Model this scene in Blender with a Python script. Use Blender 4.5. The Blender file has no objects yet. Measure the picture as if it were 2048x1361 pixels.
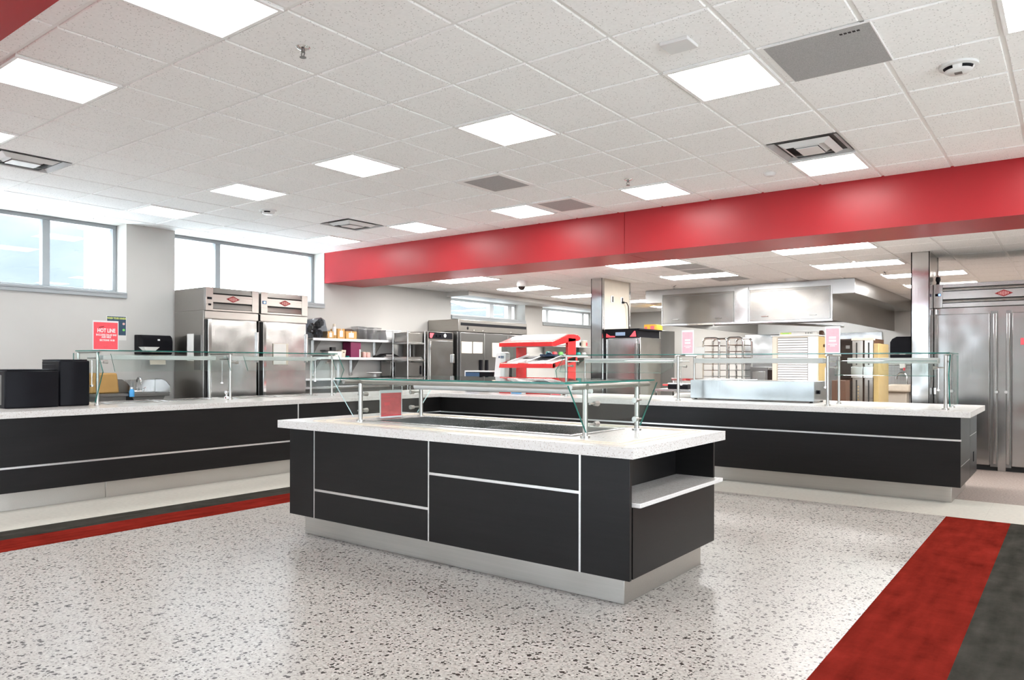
import bpy, bmesh, math, random
from mathutils import Matrix, Vector
random.seed(7)
PI = math.pi
scn = bpy.context.scene
COL = scn.collection

# ------------------------------------------------------------------ materials
def newmat(name):
    m = bpy.data.materials.new(name); m.use_nodes = True
    nt = m.node_tree; b = nt.nodes['Principled BSDF']
    return m, nt, b
def N(nt, t, **kw):
    n = nt.nodes.new(t)
    for k, v in kw.items(): setattr(n, k, v)
    return n
def L(nt, a, b): nt.links.new(a, b)
def coords(nt, scale=(1, 1, 1), obj=True):
    tc = N(nt, 'ShaderNodeTexCoord'); mp = N(nt, 'ShaderNodeMapping')
    mp.inputs['Scale'].default_value = scale
    L(nt, tc.outputs['Object' if obj else 'Generated'], mp.inputs['Vector'])
    return mp.outputs['Vector']
def world_pos(nt, scale=(1, 1, 1)):
    g = N(nt, 'ShaderNodeNewGeometry'); mp = N(nt, 'ShaderNodeMapping')
    mp.inputs['Scale'].default_value = scale
    L(nt, g.outputs['Position'], mp.inputs['Vector'])
    return mp.outputs['Vector']
def ramp(nt, fac, stops):
    r = N(nt, 'ShaderNodeValToRGB')
    el = r.color_ramp.elements
    while len(el) > 1: el.remove(el[-1])
    el[0].position, el[0].color = stops[0][0], (*stops[0][1], 1)
    for p, c in stops[1:]:
        e = el.new(p); e.color = (*c, 1)
    L(nt, fac, r.inputs['Fac']); return r.outputs['Color']
def g3(v): return (v, v, v)
def mixc(nt, fac, a, b, mode='MIX'):
    m = N(nt, 'ShaderNodeMix', data_type='RGBA', blend_type=mode)
    if isinstance(fac, (int, float)): m.inputs[0].default_value = fac
    else: L(nt, fac, m.inputs[0])
    for s, i in ((a, 6), (b, 7)):
        if isinstance(s, tuple): m.inputs[i].default_value = (*s, 1)
        else: L(nt, s, m.inputs[i])
    return m.outputs[2]
def mth(nt, op, a, b=None, c=None):
    m = N(nt, 'ShaderNodeMath', operation=op)
    for i, s in enumerate((a, b, c)):
        if s is None: continue
        if isinstance(s, (int, float)): m.inputs[i].default_value = s
        else: L(nt, s, m.inputs[i])
    return m.outputs[0]
def bump(nt, b, h, strength, dist=0.01):
    n = N(nt, 'ShaderNodeBump'); n.inputs['Strength'].default_value = strength; n.inputs['Distance'].default_value = dist
    L(nt, h, n.inputs['Height']); L(nt, n.outputs['Normal'], b.inputs['Normal'])

def plain(name, col, rough=.5, metal=0, noise=0.06, nscale=9, coat=0, spec=.5):
    m, nt, b = newmat(name)
    b.inputs['Roughness'].default_value = rough; b.inputs['Metallic'].default_value = metal
    b.inputs['Specular IOR Level'].default_value = spec
    b.inputs['Coat Weight'].default_value = coat
    n = N(nt, 'ShaderNodeTexNoise'); n.inputs['Scale'].default_value = nscale; n.inputs['Detail'].default_value = 3
    L(nt, coords(nt), n.inputs['Vector'])
    lo = tuple(c*(1-noise) for c in col); hi = tuple(min(1, c*(1+noise)) for c in col)
    L(nt, ramp(nt, n.outputs['Fac'], [(.3, lo), (.7, hi)]), b.inputs['Base Color'])
    return m
def brushed(name, col, rough=.3, direction='x', wave=.12):
    m, nt, b = newmat(name)
    b.inputs['Metallic'].default_value = 1
    sc = {'x': (2, 160, 160), 'z': (160, 160, 2), 'y': (160, 2, 160)}[direction]
    n = N(nt, 'ShaderNodeTexNoise'); n.inputs['Scale'].default_value = 1.0; n.inputs['Detail'].default_value = 4
    L(nt, coords(nt, sc), n.inputs['Vector'])
    L(nt, ramp(nt, n.outputs['Fac'], [(.3, tuple(c*.95 for c in col)), (.7, tuple(min(1, c*1.04) for c in col))]), b.inputs['Base Color'])
    r = N(nt, 'ShaderNodeMapRange'); r.inputs[3].default_value = rough*.92; r.inputs[4].default_value = rough*1.1
    L(nt, n.outputs['Fac'], r.inputs[0]); L(nt, r.outputs[0], b.inputs['Roughness'])
    n2 = N(nt, 'ShaderNodeTexNoise'); n2.inputs['Scale'].default_value = 2.2; n2.inputs['Detail'].default_value = 1
    L(nt, coords(nt), n2.inputs['Vector'])
    bump(nt, b, n2.outputs['Fac'], wave, .05)
    return m
def emis(name, col, s):
    m, nt, b = newmat(name)
    b.inputs['Base Color'].default_value = (.9, .9, .9, 1)
    b.inputs['Emission Color'].default_value = (*col, 1); b.inputs['Emission Strength'].default_value = s
    return m
def glassmat(name, tint=(.95, .985, .975), refl=1.0):
    m = bpy.data.materials.new(name); m.use_nodes = True; nt = m.node_tree
    nt.nodes.clear()
    o = N(nt, 'ShaderNodeOutputMaterial'); t = N(nt, 'ShaderNodeBsdfTransparent'); g = N(nt, 'ShaderNodeBsdfGlossy')
    t.inputs['Color'].default_value = (*tint, 1); g.inputs['Roughness'].default_value = 0.0
    f = N(nt, 'ShaderNodeLayerWeight'); f.inputs['Blend'].default_value = .5   # facing: same from both sides of a pane
    fm = mth(nt, 'MULTIPLY', mth(nt, 'MULTIPLY_ADD', mth(nt, 'POWER', f.outputs['Facing'], 5.0), .96, .04), refl)
    mx = N(nt, 'ShaderNodeMixShader'); L(nt, fm, mx.inputs[0]); L(nt, t.outputs[0], mx.inputs[1]); L(nt, g.outputs[0], mx.inputs[2])
    L(nt, mx.outputs[0], o.inputs['Surface'])
    return m

M = {}
# ceiling tile: pinholed mineral fibre
def m_tile(name, col, tint=1):
    m, nt, b = newmat(name); b.inputs['Roughness'].default_value = .9; b.inputs['Specular IOR Level'].default_value = .1
    v = N(nt, 'ShaderNodeTexVoronoi'); v.inputs['Scale'].default_value = 62; L(nt, world_pos(nt), v.inputs['Vector'])
    n = N(nt, 'ShaderNodeTexNoise'); n.inputs['Scale'].default_value = 55; n.inputs['Detail'].default_value = 5; L(nt, world_pos(nt), n.inputs['Vector'])
    sep = N(nt, 'ShaderNodeSeparateColor'); L(nt, v.outputs['Color'], sep.inputs[0])
    dot = mth(nt, 'MULTIPLY', mth(nt, 'LESS_THAN', v.outputs['Distance'], .24), mth(nt, 'GREATER_THAN', sep.outputs[0], .5))
    c0 = ramp(nt, n.outputs['Fac'], [(.3, tuple(c*.95 for c in col)), (.65, col)])
    L(nt, mixc(nt, dot, c0, tuple(c*.66 for c in col)), b.inputs['Base Color'])
    bump(nt, b, n.outputs['Fac'], .15, .003)
    return m
M['tile'] = m_tile('ceiling_tile', (.94, .94, .935))
M['tbar'] = plain('ceiling_tee', (.84, .835, .825), .5, noise=.02)
M['wall'] = plain('wall_paint', (.485, .472, .447), .6, noise=.015, nscale=3, spec=.25)
M['barwhite'] = plain('light_bar_housing', (.46, .47, .455), .4, noise=.02)
M['white'] = plain('white_paint', (.70, .70, .695), .45, noise=.02)
M['whitegloss'] = plain('white_gloss', (.66, .67, .68), .12, noise=.02)
M['red'] = plain('red_paint', (.36, .006, .012), .40, noise=.03, nscale=3, spec=.5)
M['redmetal'] = plain('red_enamel', (.62, .012, .014), .22, noise=.03, coat=.5)
M['darkred'] = plain('dark_red', (.22, .010, .012), .45)
M['alu'] = plain('window_aluminium', (.30, .32, .33), .4, noise=.02)
M['strip'] = brushed('aluminium_strip', (.80, .80, .79), .3, 'x', .01)
M['steel'] = brushed('stainless', (.45, .445, .435), .26, 'x', .10)
M['steelv'] = brushed('stainless_vertical', (.42, .415, .405), .20, 'z', .30)
M['steelw'] = brushed('stainless_warm', (.38, .36, .335), .28, 'x', .10)
M['steeld'] = brushed('stainless_dull', (.23, .225, .22), .33, 'x', .08)
M['hood'] = brushed('stainless_hood', (.235, .222, .205), .24, 'z', .25)
M['warmer'] = brushed('stainless_warmer', (.26, .27, .265), .24, 'z', .2)
M['clad'] = brushed('stainless_cladding', (.60, .595, .585), .13, 'z', .2)
M['kick'] = brushed('stainless_kick', (.47, .45, .42), .36, 'x', .25)
M['chrome'] = plain('chrome', (.82, .82, .82), .08, 1, .01)
M['postmetal'] = plain('satin_post', (.40, .39, .365), .30, 1, .02)
M['black'] = plain('black_plastic', (.005, .005, .007), .45, noise=.1, spec=.10)
M['blackmatte'] = plain('black_matte', (.010, .010, .012), .6, noise=.1)
M['darkglass'] = plain('dark_glass', (.02, .014, .012), .08, noise=.1)
M['blue'] = emis('blue_display', (.1, .35, 1), 1.5)
M['canopycover'] = plain('pale_pink_cover', (.58, .44, .41), .3)
M['navy'] = plain('navy_plastic', (.035, .075, .15), .35)
M['lcd'] = plain('grey_blue_display', (.20, .28, .40), .15)
M['cream'] = plain('cream_panel', (.56, .50, .42), .45, noise=.02)
M['card'] = plain('cardboard', (.56, .31, .10), .8, noise=.12)
M['tan'] = plain('tan_plastic', (.44, .25, .075), .5)
M['beige'] = plain('beige_basin', (.60, .52, .42), .5)
M['paper'] = plain('paper', (.64, .63, .60), .7, noise=.03)
M['offpaper'] = plain('cream_paper', (.56, .49, .40), .7, noise=.03)
M['pink'] = plain('pink_paper', (.86, .46, .52), .6, noise=.06, nscale=30)
M['signred'] = plain('sign_red', (.74, .07, .09), .55, noise=.06, nscale=40)
M['palesign'] = plain('pale_pink_lettering', (.92, .80, .82), .6)
M['fadedred'] = plain('sign_faded_red', (.60, .08, .09), .5, noise=.1, nscale=25)
M['greenposter'] = plain('poster_navy', (.025, .06, .10), .6, noise=.2, nscale=20)
M['lime'] = plain('lime', (.62, .66, .16), .6)
M['green'] = plain('green', (.18, .60, .12), .6)
M['teal'] = plain('teal', (.02, .32, .28), .4)
M['blueitem'] = plain('blue_item', (.05, .30, .62), .4)
M['magenta'] = plain('magenta', (.15, .003, .05), .5)
M['yellow'] = plain('yellow', (.45, .24, .012), .55, noise=.3, nscale=25)
M['gold'] = plain('gold_tint', (.42, .31, .13), .4, noise=.05)
M['brown'] = plain('brown', (.07, .03, .014), .5)
M['pinkjar'] = plain('pink_jar', (.70, .42, .38), .3)
M['diffuser'] = emis('light_diffuser', (1.0, .99, .975), 9.0)
M['kdiffuser'] = emis('kitchen_light_diffuser', (1.0, .985, .96), 25.0)
M['hoodlamp'] = emis('hood_lamp', (.95, .98, 1.0), 42.0)
M['ventgrey'] = plain('vent_grey', (.42, .42, .43), .5)
M['grille'] = plain('grey_grille', (.36, .36, .36), .6, noise=.25, nscale=220)
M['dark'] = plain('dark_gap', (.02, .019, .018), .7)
M['glass'] = glassmat('clear_glass')
M['winglass'] = glassmat('window_glass', (.97, .985, .99), .8)
M['tinted'] = glassmat('tinted_glass', (.80, .81, .82), .7)
def edge_green():
    m, nt, b = newmat('glass_edge_green'); b.inputs['Base Color'].default_value = (.012, .20, .16, 1)
    b.inputs['Roughness'].default_value = .15
    n = N(nt, 'ShaderNodeTexNoise'); n.inputs['Scale'].default_value = 3; L(nt, coords(nt), n.inputs['Vector'])
    L(nt, ramp(nt, n.outputs['Fac'], [(.35, (.004, .075, .062)), (.65, (.010, .17, .135))]), b.inputs['Base Color'])
    return m
M['edge'] = edge_green()
def edge_light():
    m, nt, b = newmat('glass_edge_polished'); b.inputs['Base Color'].default_value = (.60, .78, .78, 1); b.inputs['Roughness'].default_value = .1
    n = N(nt, 'ShaderNodeTexNoise'); n.inputs['Scale'].default_value = 3; L(nt, coords(nt), n.inputs['Vector'])
    L(nt, ramp(nt, n.outputs['Fac'], [(.35, (.50, .70, .72)), (.65, (.70, .86, .86))]), b.inputs['Base Color'])
    return m
M['edgel'] = edge_light()
M['clearplastic'] = glassmat('clear_plastic', (.90, .90, .905), 2.5)
M['bag'] = glassmat('clear_bag', (.70, .74, .80), 2.2)
# laminate with a fine horizontal wood grain
def m_lam(name, col, rough):
    m, nt, b = newmat(name); b.inputs['Roughness'].default_value = rough; b.inputs['Specular IOR Level'].default_value = .27
    n = N(nt, 'ShaderNodeTexNoise'); n.inputs['Scale'].default_value = 1; n.inputs['Detail'].default_value = 6; n.inputs['Distortion'].default_value = .6
    L(nt, coords(nt, (3, 3, 55)), n.inputs['Vector'])
    n2 = N(nt, 'ShaderNodeTexNoise'); n2.inputs['Scale'].default_value = 1; n2.inputs['Detail'].default_value = 2
    L(nt, coords(nt, (1.5, 1.5, 7)), n2.inputs['Vector'])
    f = mth(nt, 'MULTIPLY_ADD', n2.outputs['Fac'], .5, mth(nt, 'MULTIPLY', n.outputs['Fac'], .5))
    L(nt, ramp(nt, f, [(.35, tuple(c*.72 for c in col)), (.5, col), (.66, tuple(c*1.35 for c in col))]), b.inputs['Base Color'])
    bump(nt, b, n.outputs['Fac'], .06, .002)
    return m
M['lam'] = m_lam('dark_woodgrain_laminate', (.0050, .0046, .0046), .36)
def m_quartz():
    m, nt, b = newmat('speckled_white_quartz'); b.inputs['Roughness'].default_value = .22
    v = N(nt, 'ShaderNodeTexVoronoi'); v.inputs['Scale'].default_value = 150; L(nt, world_pos(nt), v.inputs['Vector'])
    sep = N(nt, 'ShaderNodeSeparateColor'); L(nt, v.outputs['Color'], sep.inputs[0])
    d = mth(nt, 'MULTIPLY', mth(nt, 'LESS_THAN', v.outputs['Distance'], .36), mth(nt, 'GREATER_THAN', sep.outputs[0], .82))
    n = N(nt, 'ShaderNodeTexNoise'); n.inputs['Scale'].default_value = 90; L(nt, world_pos(nt), n.inputs['Vector'])
    c = ramp(nt, n.outputs['Fac'], [(.3, (.51, .495, .475)), (.7, (.58, .57, .555))])
    L(nt, mixc(nt, d, c, (.30, .25, .21)), b.inputs['Base Color'])
    return m
M['quartz'] = m_quartz()
def joints(nt, pos, size, width):
    sp = N(nt, 'ShaderNodeSeparateXYZ'); L(nt, pos, sp.inputs[0])
    out = None
    for a in (0, 1):
        f = mth(nt, 'FRACT', mth(nt, 'ADD', mth(nt, 'DIVIDE', sp.outputs[a], size), 100.13 if a else 100.0))
        d = mth(nt, 'ABSOLUTE', mth(nt, 'SUBTRACT', f, .5))
        k = mth(nt, 'GREATER_THAN', d, .5-width/size/2)
        out = k if out is None else mth(nt, 'MAXIMUM', out, k)
    return out
def m_terrazzo():
    m, nt, b = newmat('terrazzo_tile'); b.inputs['Specular IOR Level'].default_value = .17
    pos = world_pos(nt)
    base = N(nt, 'ShaderNodeTexNoise'); base.inputs['Scale'].default_value = 60; base.inputs['Detail'].default_value = 4; L(nt, pos, base.inputs['Vector'])
    col = ramp(nt, base.outputs['Fac'], [(.3, (.27, .255, .235)), (.5, (.345, .325, .30)), (.7, (.41, .39, .36))])
    wob = N(nt, 'ShaderNodeTexNoise'); wob.inputs['Scale'].default_value = 90; L(nt, pos, wob.inputs['Vector'])
    vm = N(nt, 'ShaderNodeVectorMath', operation='MULTIPLY_ADD'); L(nt, wob.outputs['Color'], vm.inputs[0]); vm.inputs[1].default_value = (.012, .012, 0); L(nt, pos, vm.inputs[2])
    for sc, th, dist, c in ((110, .62, .62, (.20, .19, .175)), (52, .74, .62, (.030, .024, .022)), (85, .72, .60, (.05, .042, .038)), (70, .93, .45, (.48, .465, .44))):
        v = N(nt, 'ShaderNodeTexVoronoi'); v.inputs['Scale'].default_value = sc; L(nt, vm.outputs[0], v.inputs['Vector'])
        sep = N(nt, 'ShaderNodeSeparateColor'); L(nt, v.outputs['Color'], sep.inputs[0])
        k = mth(nt, 'MULTIPLY', mth(nt, 'LESS_THAN', v.outputs['Distance'], mth(nt, 'MULTIPLY', sep.outputs[1], dist)), mth(nt, 'GREATER_THAN', sep.outputs[0], th))
        col = mixc(nt, k, col, c)
    j = joints(nt, pos, .61, .0022)
    col = mixc(nt, mth(nt, 'MULTIPLY', j, .55), col, (.22, .19, .17))
    L(nt, col, b.inputs['Base Color'])
    r = N(nt, 'ShaderNodeMapRange'); r.inputs[3].default_value = .26; r.inputs[4].default_value = .40
    n3 = N(nt, 'ShaderNodeTexNoise'); n3.inputs['Scale'].default_value = 2.5; L(nt, pos, n3.inputs['Vector'])
    L(nt, n3.outputs['Fac'], r.inputs[0]); L(nt, r.outputs[0], b.inputs['Roughness'])
    return m
M['terrazzo'] = m_terrazzo()
def m_vct(name, col, size, amp=.08, rough=.33, sc=30, jcol=None):
    m, nt, b = newmat(name); pos = world_pos(nt)
    n = N(nt, 'ShaderNodeTexNoise'); n.inputs['Scale'].default_value = sc; n.inputs['Detail'].default_value = 5; L(nt, pos, n.inputs['Vector'])
    c = ramp(nt, n.outputs['Fac'], [(.32, tuple(x*(1-amp*2) for x in col)), (.68, tuple(min(1, x*(1+amp)) for x in col))])
    j = joints(nt, pos, size, .002)
    L(nt, mixc(nt, mth(nt, 'MULTIPLY', j, .5), c, jcol or tuple(x*.45 for x in col)), b.inputs['Base Color'])
    b.inputs['Roughness'].default_value = rough
    return m
M['creamvct'] = m_vct('cream_floor_tile', (.50, .485, .43), .61, .05)
M['kitchenfloor'] = m_vct('kitchen_floor', (.26, .21, .185), 5.0, .22, .5, 55)
def m_band(name, col, hi):
    m, nt, b = newmat(name); b.inputs['Roughness'].default_value = .5; b.inputs['Specular IOR Level'].default_value = 0.0
    n = N(nt, 'ShaderNodeTexNoise'); n.inputs['Scale'].default_value = 1; n.inputs['Detail'].default_value = 6
    L(nt, world_pos(nt, (14, 2.4, 1)), n.inputs['Vector'])
    n2 = N(nt, 'ShaderNodeTexNoise'); n2.inputs['Scale'].default_value = 5; n2.inputs['Detail'].default_value = 6; n2.inputs['Roughness'].default_value = .7
    L(nt, world_pos(nt), n2.inputs['Vector'])
    f = mth(nt, 'MULTIPLY_ADD', n.outputs['Fac'], .5, mth(nt, 'MULTIPLY', n2.outputs['Fac'], .5))
    c = ramp(nt, f, [(.33, tuple(x*.62 for x in col)), (.5, col), (.62, tuple(x*1.25 for x in col)), (.74, hi)])
    j = joints(nt, world_pos(nt), .914, .002)
    L(nt, mixc(nt, mth(nt, 'MULTIPLY', j, .35), c, tuple(x*.5 for x in col)), b.inputs['Base Color'])
    return m
M['redband'] = m_band('red_floor_band', (.132, .013, .009), (.20, .024, .018))
M['greyband'] = m_band('charcoal_floor_band', (.036, .034, .029), (.062, .060, .053))
def m_perf():
    m, nt, b = newmat('perforated_steel'); b.inputs['Metallic'].default_value = .8; b.inputs['Roughness'].default_value = .35
    sp = N(nt, 'ShaderNodeSeparateXYZ'); L(nt, coords(nt, (1, 1, 1)), sp.inputs[0])
    s = .03
    fx = mth(nt, 'SUBTRACT', mth(nt, 'FRACT', mth(nt, 'ADD', mth(nt, 'DIVIDE', sp.outputs[0], s), 50)), .5)
    fz = mth(nt, 'SUBTRACT', mth(nt, 'FRACT', mth(nt, 'ADD', mth(nt, 'DIVIDE', sp.outputs[2], s), 50)), .5)
    d = mth(nt, 'ADD', mth(nt, 'MULTIPLY', fx, fx), mth(nt, 'MULTIPLY', fz, fz))
    L(nt, mixc(nt, mth(nt, 'LESS_THAN', d, .10), (.52, .52, .52), (.14, .14, .14)), b.inputs['Base Color'])
    return m
M['perf'] = m_perf()
def m_facade():
    m, nt, b = newmat('facade_sky_reflection'); b.inputs['Roughness'].default_value = .5
    n = N(nt, 'ShaderNodeTexNoise'); n.inputs['Scale'].default_value = 1; n.inputs['Detail'].default_value = 5; L(nt, world_pos(nt, (.1, .16, .6)), n.inputs['Vector'])
    c = ramp(nt, n.outputs['Fac'], [(.35, (.013, .021, .034)), (.55, (.024, .031, .040)), (.7, (.040, .045, .050))])  # sky and cloud reflections of a glazed front, painted into the colour
    L(nt, c, b.inputs['Base Color']); return m
M['facade'] = m_facade()
M['hill'] = plain('hazy_hill', (.036, .041, .046), .9, noise=.2, nscale=.15)
M['ground'] = plain('outside_ground', (.66, .67, .66), .9, noise=.05, nscale=.5)

# ------------------------------------------------------------------ geometry
class G:
    def __init__(s): s.v = []; s.f = []; s.mi = []
    def _add(s, vs, fs, mat=0):
        o = len(s.v); s.v += [tuple(v) for v in vs]
        for f in fs: s.f.append(tuple(i+o for i in f)); s.mi.append(mat)
        return s
    def box(s, x0, x1, y0, y1, z0, z1, mat=0):
        x0, x1 = sorted((x0, x1)); y0, y1 = sorted((y0, y1)); z0, z1 = sorted((z0, z1))
        vs = [(x, y, z) for z in (z0, z1) for y in (y0, y1) for x in (x0, x1)]
        return s._add(vs, [(0, 2, 3, 1), (4, 5, 7, 6), (0, 1, 5, 4), (2, 6, 7, 3), (0, 4, 6, 2), (1, 3, 7, 5)], mat)
    def quad(s, *p, mat=0): return s._add(p, [tuple(range(len(p)))], mat)
    def prism(s, poly, axis, a0, a1, mat=0, edge=None):
        # poly: 2d outline in the two other axes (in x,y,z order), pulled along axis from a0 to a1
        n = len(poly)
        def p3(q, a):
            return {'x': (a, q[0], q[1]), 'y': (q[0], a, q[1]), 'z': (q[0], q[1], a)}[axis]
        area = sum(poly[i][0]*poly[(i+1) % n][1]-poly[(i+1) % n][0]*poly[i][1] for i in range(n))
        if (area > 0) == (axis == 'y'): poly = poly[::-1]
        o = len(s.v)
        s.v += [p3(q, a0) for q in poly]+[p3(q, a1) for q in poly]
        flip = a1 < a0
        fs = [tuple(range(n))[::-1], tuple(range(n, 2*n))]
        es = [(i, (i+1) % n, n+(i+1) % n, n+i) for i in range(n)]
        for k, f in enumerate(fs+es):
            if flip: f = f[::-1]
            s.f.append(tuple(i+o for i in f)); s.mi.append(mat if k < 2 or edge is None else edge)
        return s
    def cyl(s, p0, p1, r0, r1=None, seg=16, mat=0, caps=True):
        p0, p1 = Vector(p0), Vector(p1); r1 = r0 if r1 is None else r1
        d = (p1-p0).normalized(); a = d.orthogonal().normalized(); b = d.cross(a)
        o = len(s.v)
        for p, r in ((p0, r0), (p1, r1)):
            for i in range(seg):
                t = 2*PI*i/seg; s.v.append(tuple(p+(a*math.cos(t)+b*math.sin(t))*r))
        for i in range(seg):
            j = (i+1) % seg; s.f.append((o+i, o+j, o+seg+j, o+seg+i)); s.mi.append(mat)
        if caps:
            s.f.append(tuple(o+i for i in range(seg))[::-1]); s.f.append(tuple(o+seg+i for i in range(seg))); s.mi += [mat, mat]
        return s
    def lathe(s, c, prof, seg=20, mat=0, axis='z'):
        o = len(s.v); n = len(prof)
        for i in range(seg):
            t = 2*PI*i/seg
            for r, h in prof:
                q = (r*math.cos(t), r*math.sin(t), h)
                if axis == 'y': q = (q[0], q[2], q[1])
                if axis == 'x': q = (q[2], q[0], q[1])
                s.v.append((c[0]+q[0], c[1]+q[1], c[2]+q[2]))
        for i in range(seg):
            j = (i+1) % seg
            for k in range(n-1):
                f = (o+i*n+k, o+j*n+k, o+j*n+k+1, o+i*n+k+1)
                s.f.append(f[::-1] if axis == 'y' else f); s.mi.append(mat)
        return s
    def tube(s, pts, r, seg=8, mat=0):
        P = [Vector(p) for p in pts]; o = len(s.v); n = len(P); up = None
        for k, p in enumerate(P):
            d = ((P[min(k+1, n-1)]-P[max(k-1, 0)])).normalized()
            a = d.orthogonal().normalized() if up is None else (up-d*up.dot(d)).normalized()
            up = a; b = d.cross(a)
            for i in range(seg):
                t = 2*PI*i/seg; s.v.append(tuple(p+(a*math.cos(t)+b*math.sin(t))*r))
        for k in range(n-1):
            for i in range(seg):
                j = (i+1) % seg
                s.f.append((o+k*seg+i, o+k*seg+j, o+(k+1)*seg+j, o+(k+1)*seg+i)); s.mi.append(mat)
        s.f.append(tuple(o+i for i in range(seg))[::-1]); s.f.append(tuple(o+(n-1)*seg+i for i in range(seg))); s.mi += [mat, mat]
        return s
    def mesh(s, name, mats, off=(0, 0, 0), ang=35):
        me = bpy.data.meshes.new(name)
        me.from_pydata([(v[0]-off[0], v[1]-off[1], v[2]-off[2]) for v in s.v], [], s.f)
        for m in mats: me.materials.append(M[m] if isinstance(m, str) else m)
        for p, i in zip(me.polygons, s.mi): p.material_index = i; p.use_smooth = True
        bm = bmesh.new(); bm.from_mesh(me); bmesh.ops.recalc_face_normals(bm, faces=bm.faces); bm.to_mesh(me); bm.free()
        me.update(); me.set_sharp_from_angle(angle=math.radians(ang))
        return me
ORG = {}
def tag(o, label=None, cat=None, group=None, kind=None):
    if label: o['label'] = label
    if cat: o['category'] = cat
    if group: o['group'] = group
    if kind: o['kind'] = kind
    return o
def T(name, label, cat, loc=(0, 0, 0), rz=0, group=None):
    o = bpy.data.objects.new(name, None); COL.objects.link(o); o.location = loc; o.rotation_euler = (0, 0, rz)
    o.empty_display_size = .1
    ORG[o.name] = (Vector((0, 0, 0)) if rz else Vector(loc)); return tag(o, label, cat, group)
def part(name, g, mats, parent, bevel=0, label=None, seg=2):
    if isinstance(mats, str): mats = [mats]
    off = ORG[parent.name]
    o = bpy.data.objects.new(name, g.mesh(name, mats, off)); COL.objects.link(o); o.parent = parent; ORG[o.name] = off
    if label: o['label'] = label
    if bevel:
        b = o.modifiers.new('edge', 'BEVEL'); b.width = bevel; b.segments = seg; b.limit_method = 'ANGLE'; b.angle_limit = .6
        b.harden_normals = False
    return o
def solo(name, g, mats, label, cat, group=None, bevel=0, loc=None):
    if isinstance(mats, str): mats = [mats]
    xs = [v[0] for v in g.v]; ys = [v[1] for v in g.v]; zs = [v[2] for v in g.v]
    loc = loc or ((min(xs)+max(xs))/2, (min(ys)+max(ys))/2, min(zs))
    o = bpy.data.objects.new(name, g.mesh(name, mats, loc)); COL.objects.link(o); o.location = loc; ORG[o.name] = Vector(loc)
    if bevel:
        b = o.modifiers.new('edge', 'BEVEL'); b.width = bevel; b.segments = 2; b.limit_method = 'ANGLE'; b.angle_limit = .6
    return tag(o, label, cat, group)
def struct(name, g, mats, parent=None, label=None):
    if isinstance(mats, str): mats = [mats]
    o = bpy.data.objects.new(name, g.mesh(name, mats)); COL.objects.link(o); ORG[o.name] = Vector((0, 0, 0))
    if parent: o.parent = parent
    else: o['kind'] = 'structure'
    if label: o['label'] = label
    return o
def dup(src, loc, label=None, rz=None):
    def rec(o, par):
        c = o.copy(); COL.objects.link(c); c.parent = par; ORG[c.name] = ORG[o.name]
        for ch in list(o.children): rec(ch, c)
        return c
    r = rec(src, None); r.location = loc
    if rz is not None: r.rotation_euler = (0, 0, rz)
    if label: r['label'] = label
    return r
def text(name, s, size, mat, parent, origin, right, up, label=None, align='CENTER', bold=0, sx=1):
    cu = bpy.data.curves.new('tmp', 'FONT'); cu.body = s; cu.size = size; cu.align_x = align; cu.align_y = 'CENTER'; cu.extrude = .0006
    cu.offset = bold; cu.resolution_u = 2
    ob = bpy.data.objects.new('tmp', cu); COL.objects.link(ob)
    dg = bpy.context.evaluated_depsgraph_get(); me = bpy.data.meshes.new_from_object(ob.evaluated_get(dg))
    bpy.data.objects.remove(ob); bpy.data.curves.remove(cu)
    R, U = Vector(right).normalized(), Vector(up).normalized(); F = R.cross(U); O = Vector(origin)-ORG[parent.name]
    for v in me.vertices:
        c = v.co.copy(); v.co = O+R*c.x*sx+U*c.y+F*c.z
    me.materials.clear(); me.materials.append(M[mat]); me.name = name
    o = bpy.data.objects.new(name, me); COL.objects.link(o); o.parent = parent; ORG[o.name] = ORG[parent.name]
    if label: o['label'] = label
    return o

# ------------------------------------------------------------------ camera, world, view
H = 1.30
yaw, roll, f_px = -.6509, .0024, 1480.8
fw = Vector((math.sin(yaw), math.cos(yaw), 0)); rt = Vector((math.cos(yaw), -math.sin(yaw), 0)); up = Vector((0, 0, 1))
r2 = rt*math.cos(roll)+up*math.sin(roll); u2 = -rt*math.sin(roll)+up*math.cos(roll)
cd = bpy.data.cameras.new('camera'); cam = bpy.data.objects.new('camera', cd); COL.objects.link(cam)
cam.matrix_world = Matrix(((r2.x, u2.x, -fw.x, 0), (r2.y, u2.y, -fw.y, 0), (r2.z, u2.z, -fw.z, H), (0, 0, 0, 1)))
cd.sensor_width = 36; cd.lens = 36*f_px/2048; cd.shift_y = (726.8-680.5)/2048; cd.clip_start = .05; cd.clip_end = 500
scn.camera = cam
w = bpy.data.worlds.new('overcast_sky'); scn.world = w; w.use_nodes = True
wn = w.node_tree; bg = wn.nodes['Background']
tc = N(wn, 'ShaderNodeTexCoord'); nz = N(wn, 'ShaderNodeTexNoise'); nz.inputs['Scale'].default_value = 2.5; nz.inputs['Detail'].default_value = 4
L(wn, tc.outputs['Generated'], nz.inputs['Vector'])
L(wn, ramp(wn, nz.outputs['Fac'], [(.35, (.80, .90, 1.0)), (.65, (.93, .97, 1))]), bg.inputs['Color'])
bg.inputs['Strength'].default_value = 10.5
scn.view_settings.view_transform = 'Standard'; scn.view_settings.look = 'None'
scn.view_settings.exposure = 1.03; scn.view_settings.gamma = 1; scn.view_settings.use_curve_mapping = False
cy = scn.cycles
cy.max_bounces = 9; cy.diffuse_bounces = 5; cy.glossy_bounces = 5; cy.transparent_max_bounces = 24; cy.transmission_bounces = 6
cy.caustics_reflective = False; cy.caustics_refractive = False; cy.sample_clamp_indirect = 6; cy.use_denoising = True

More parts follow.
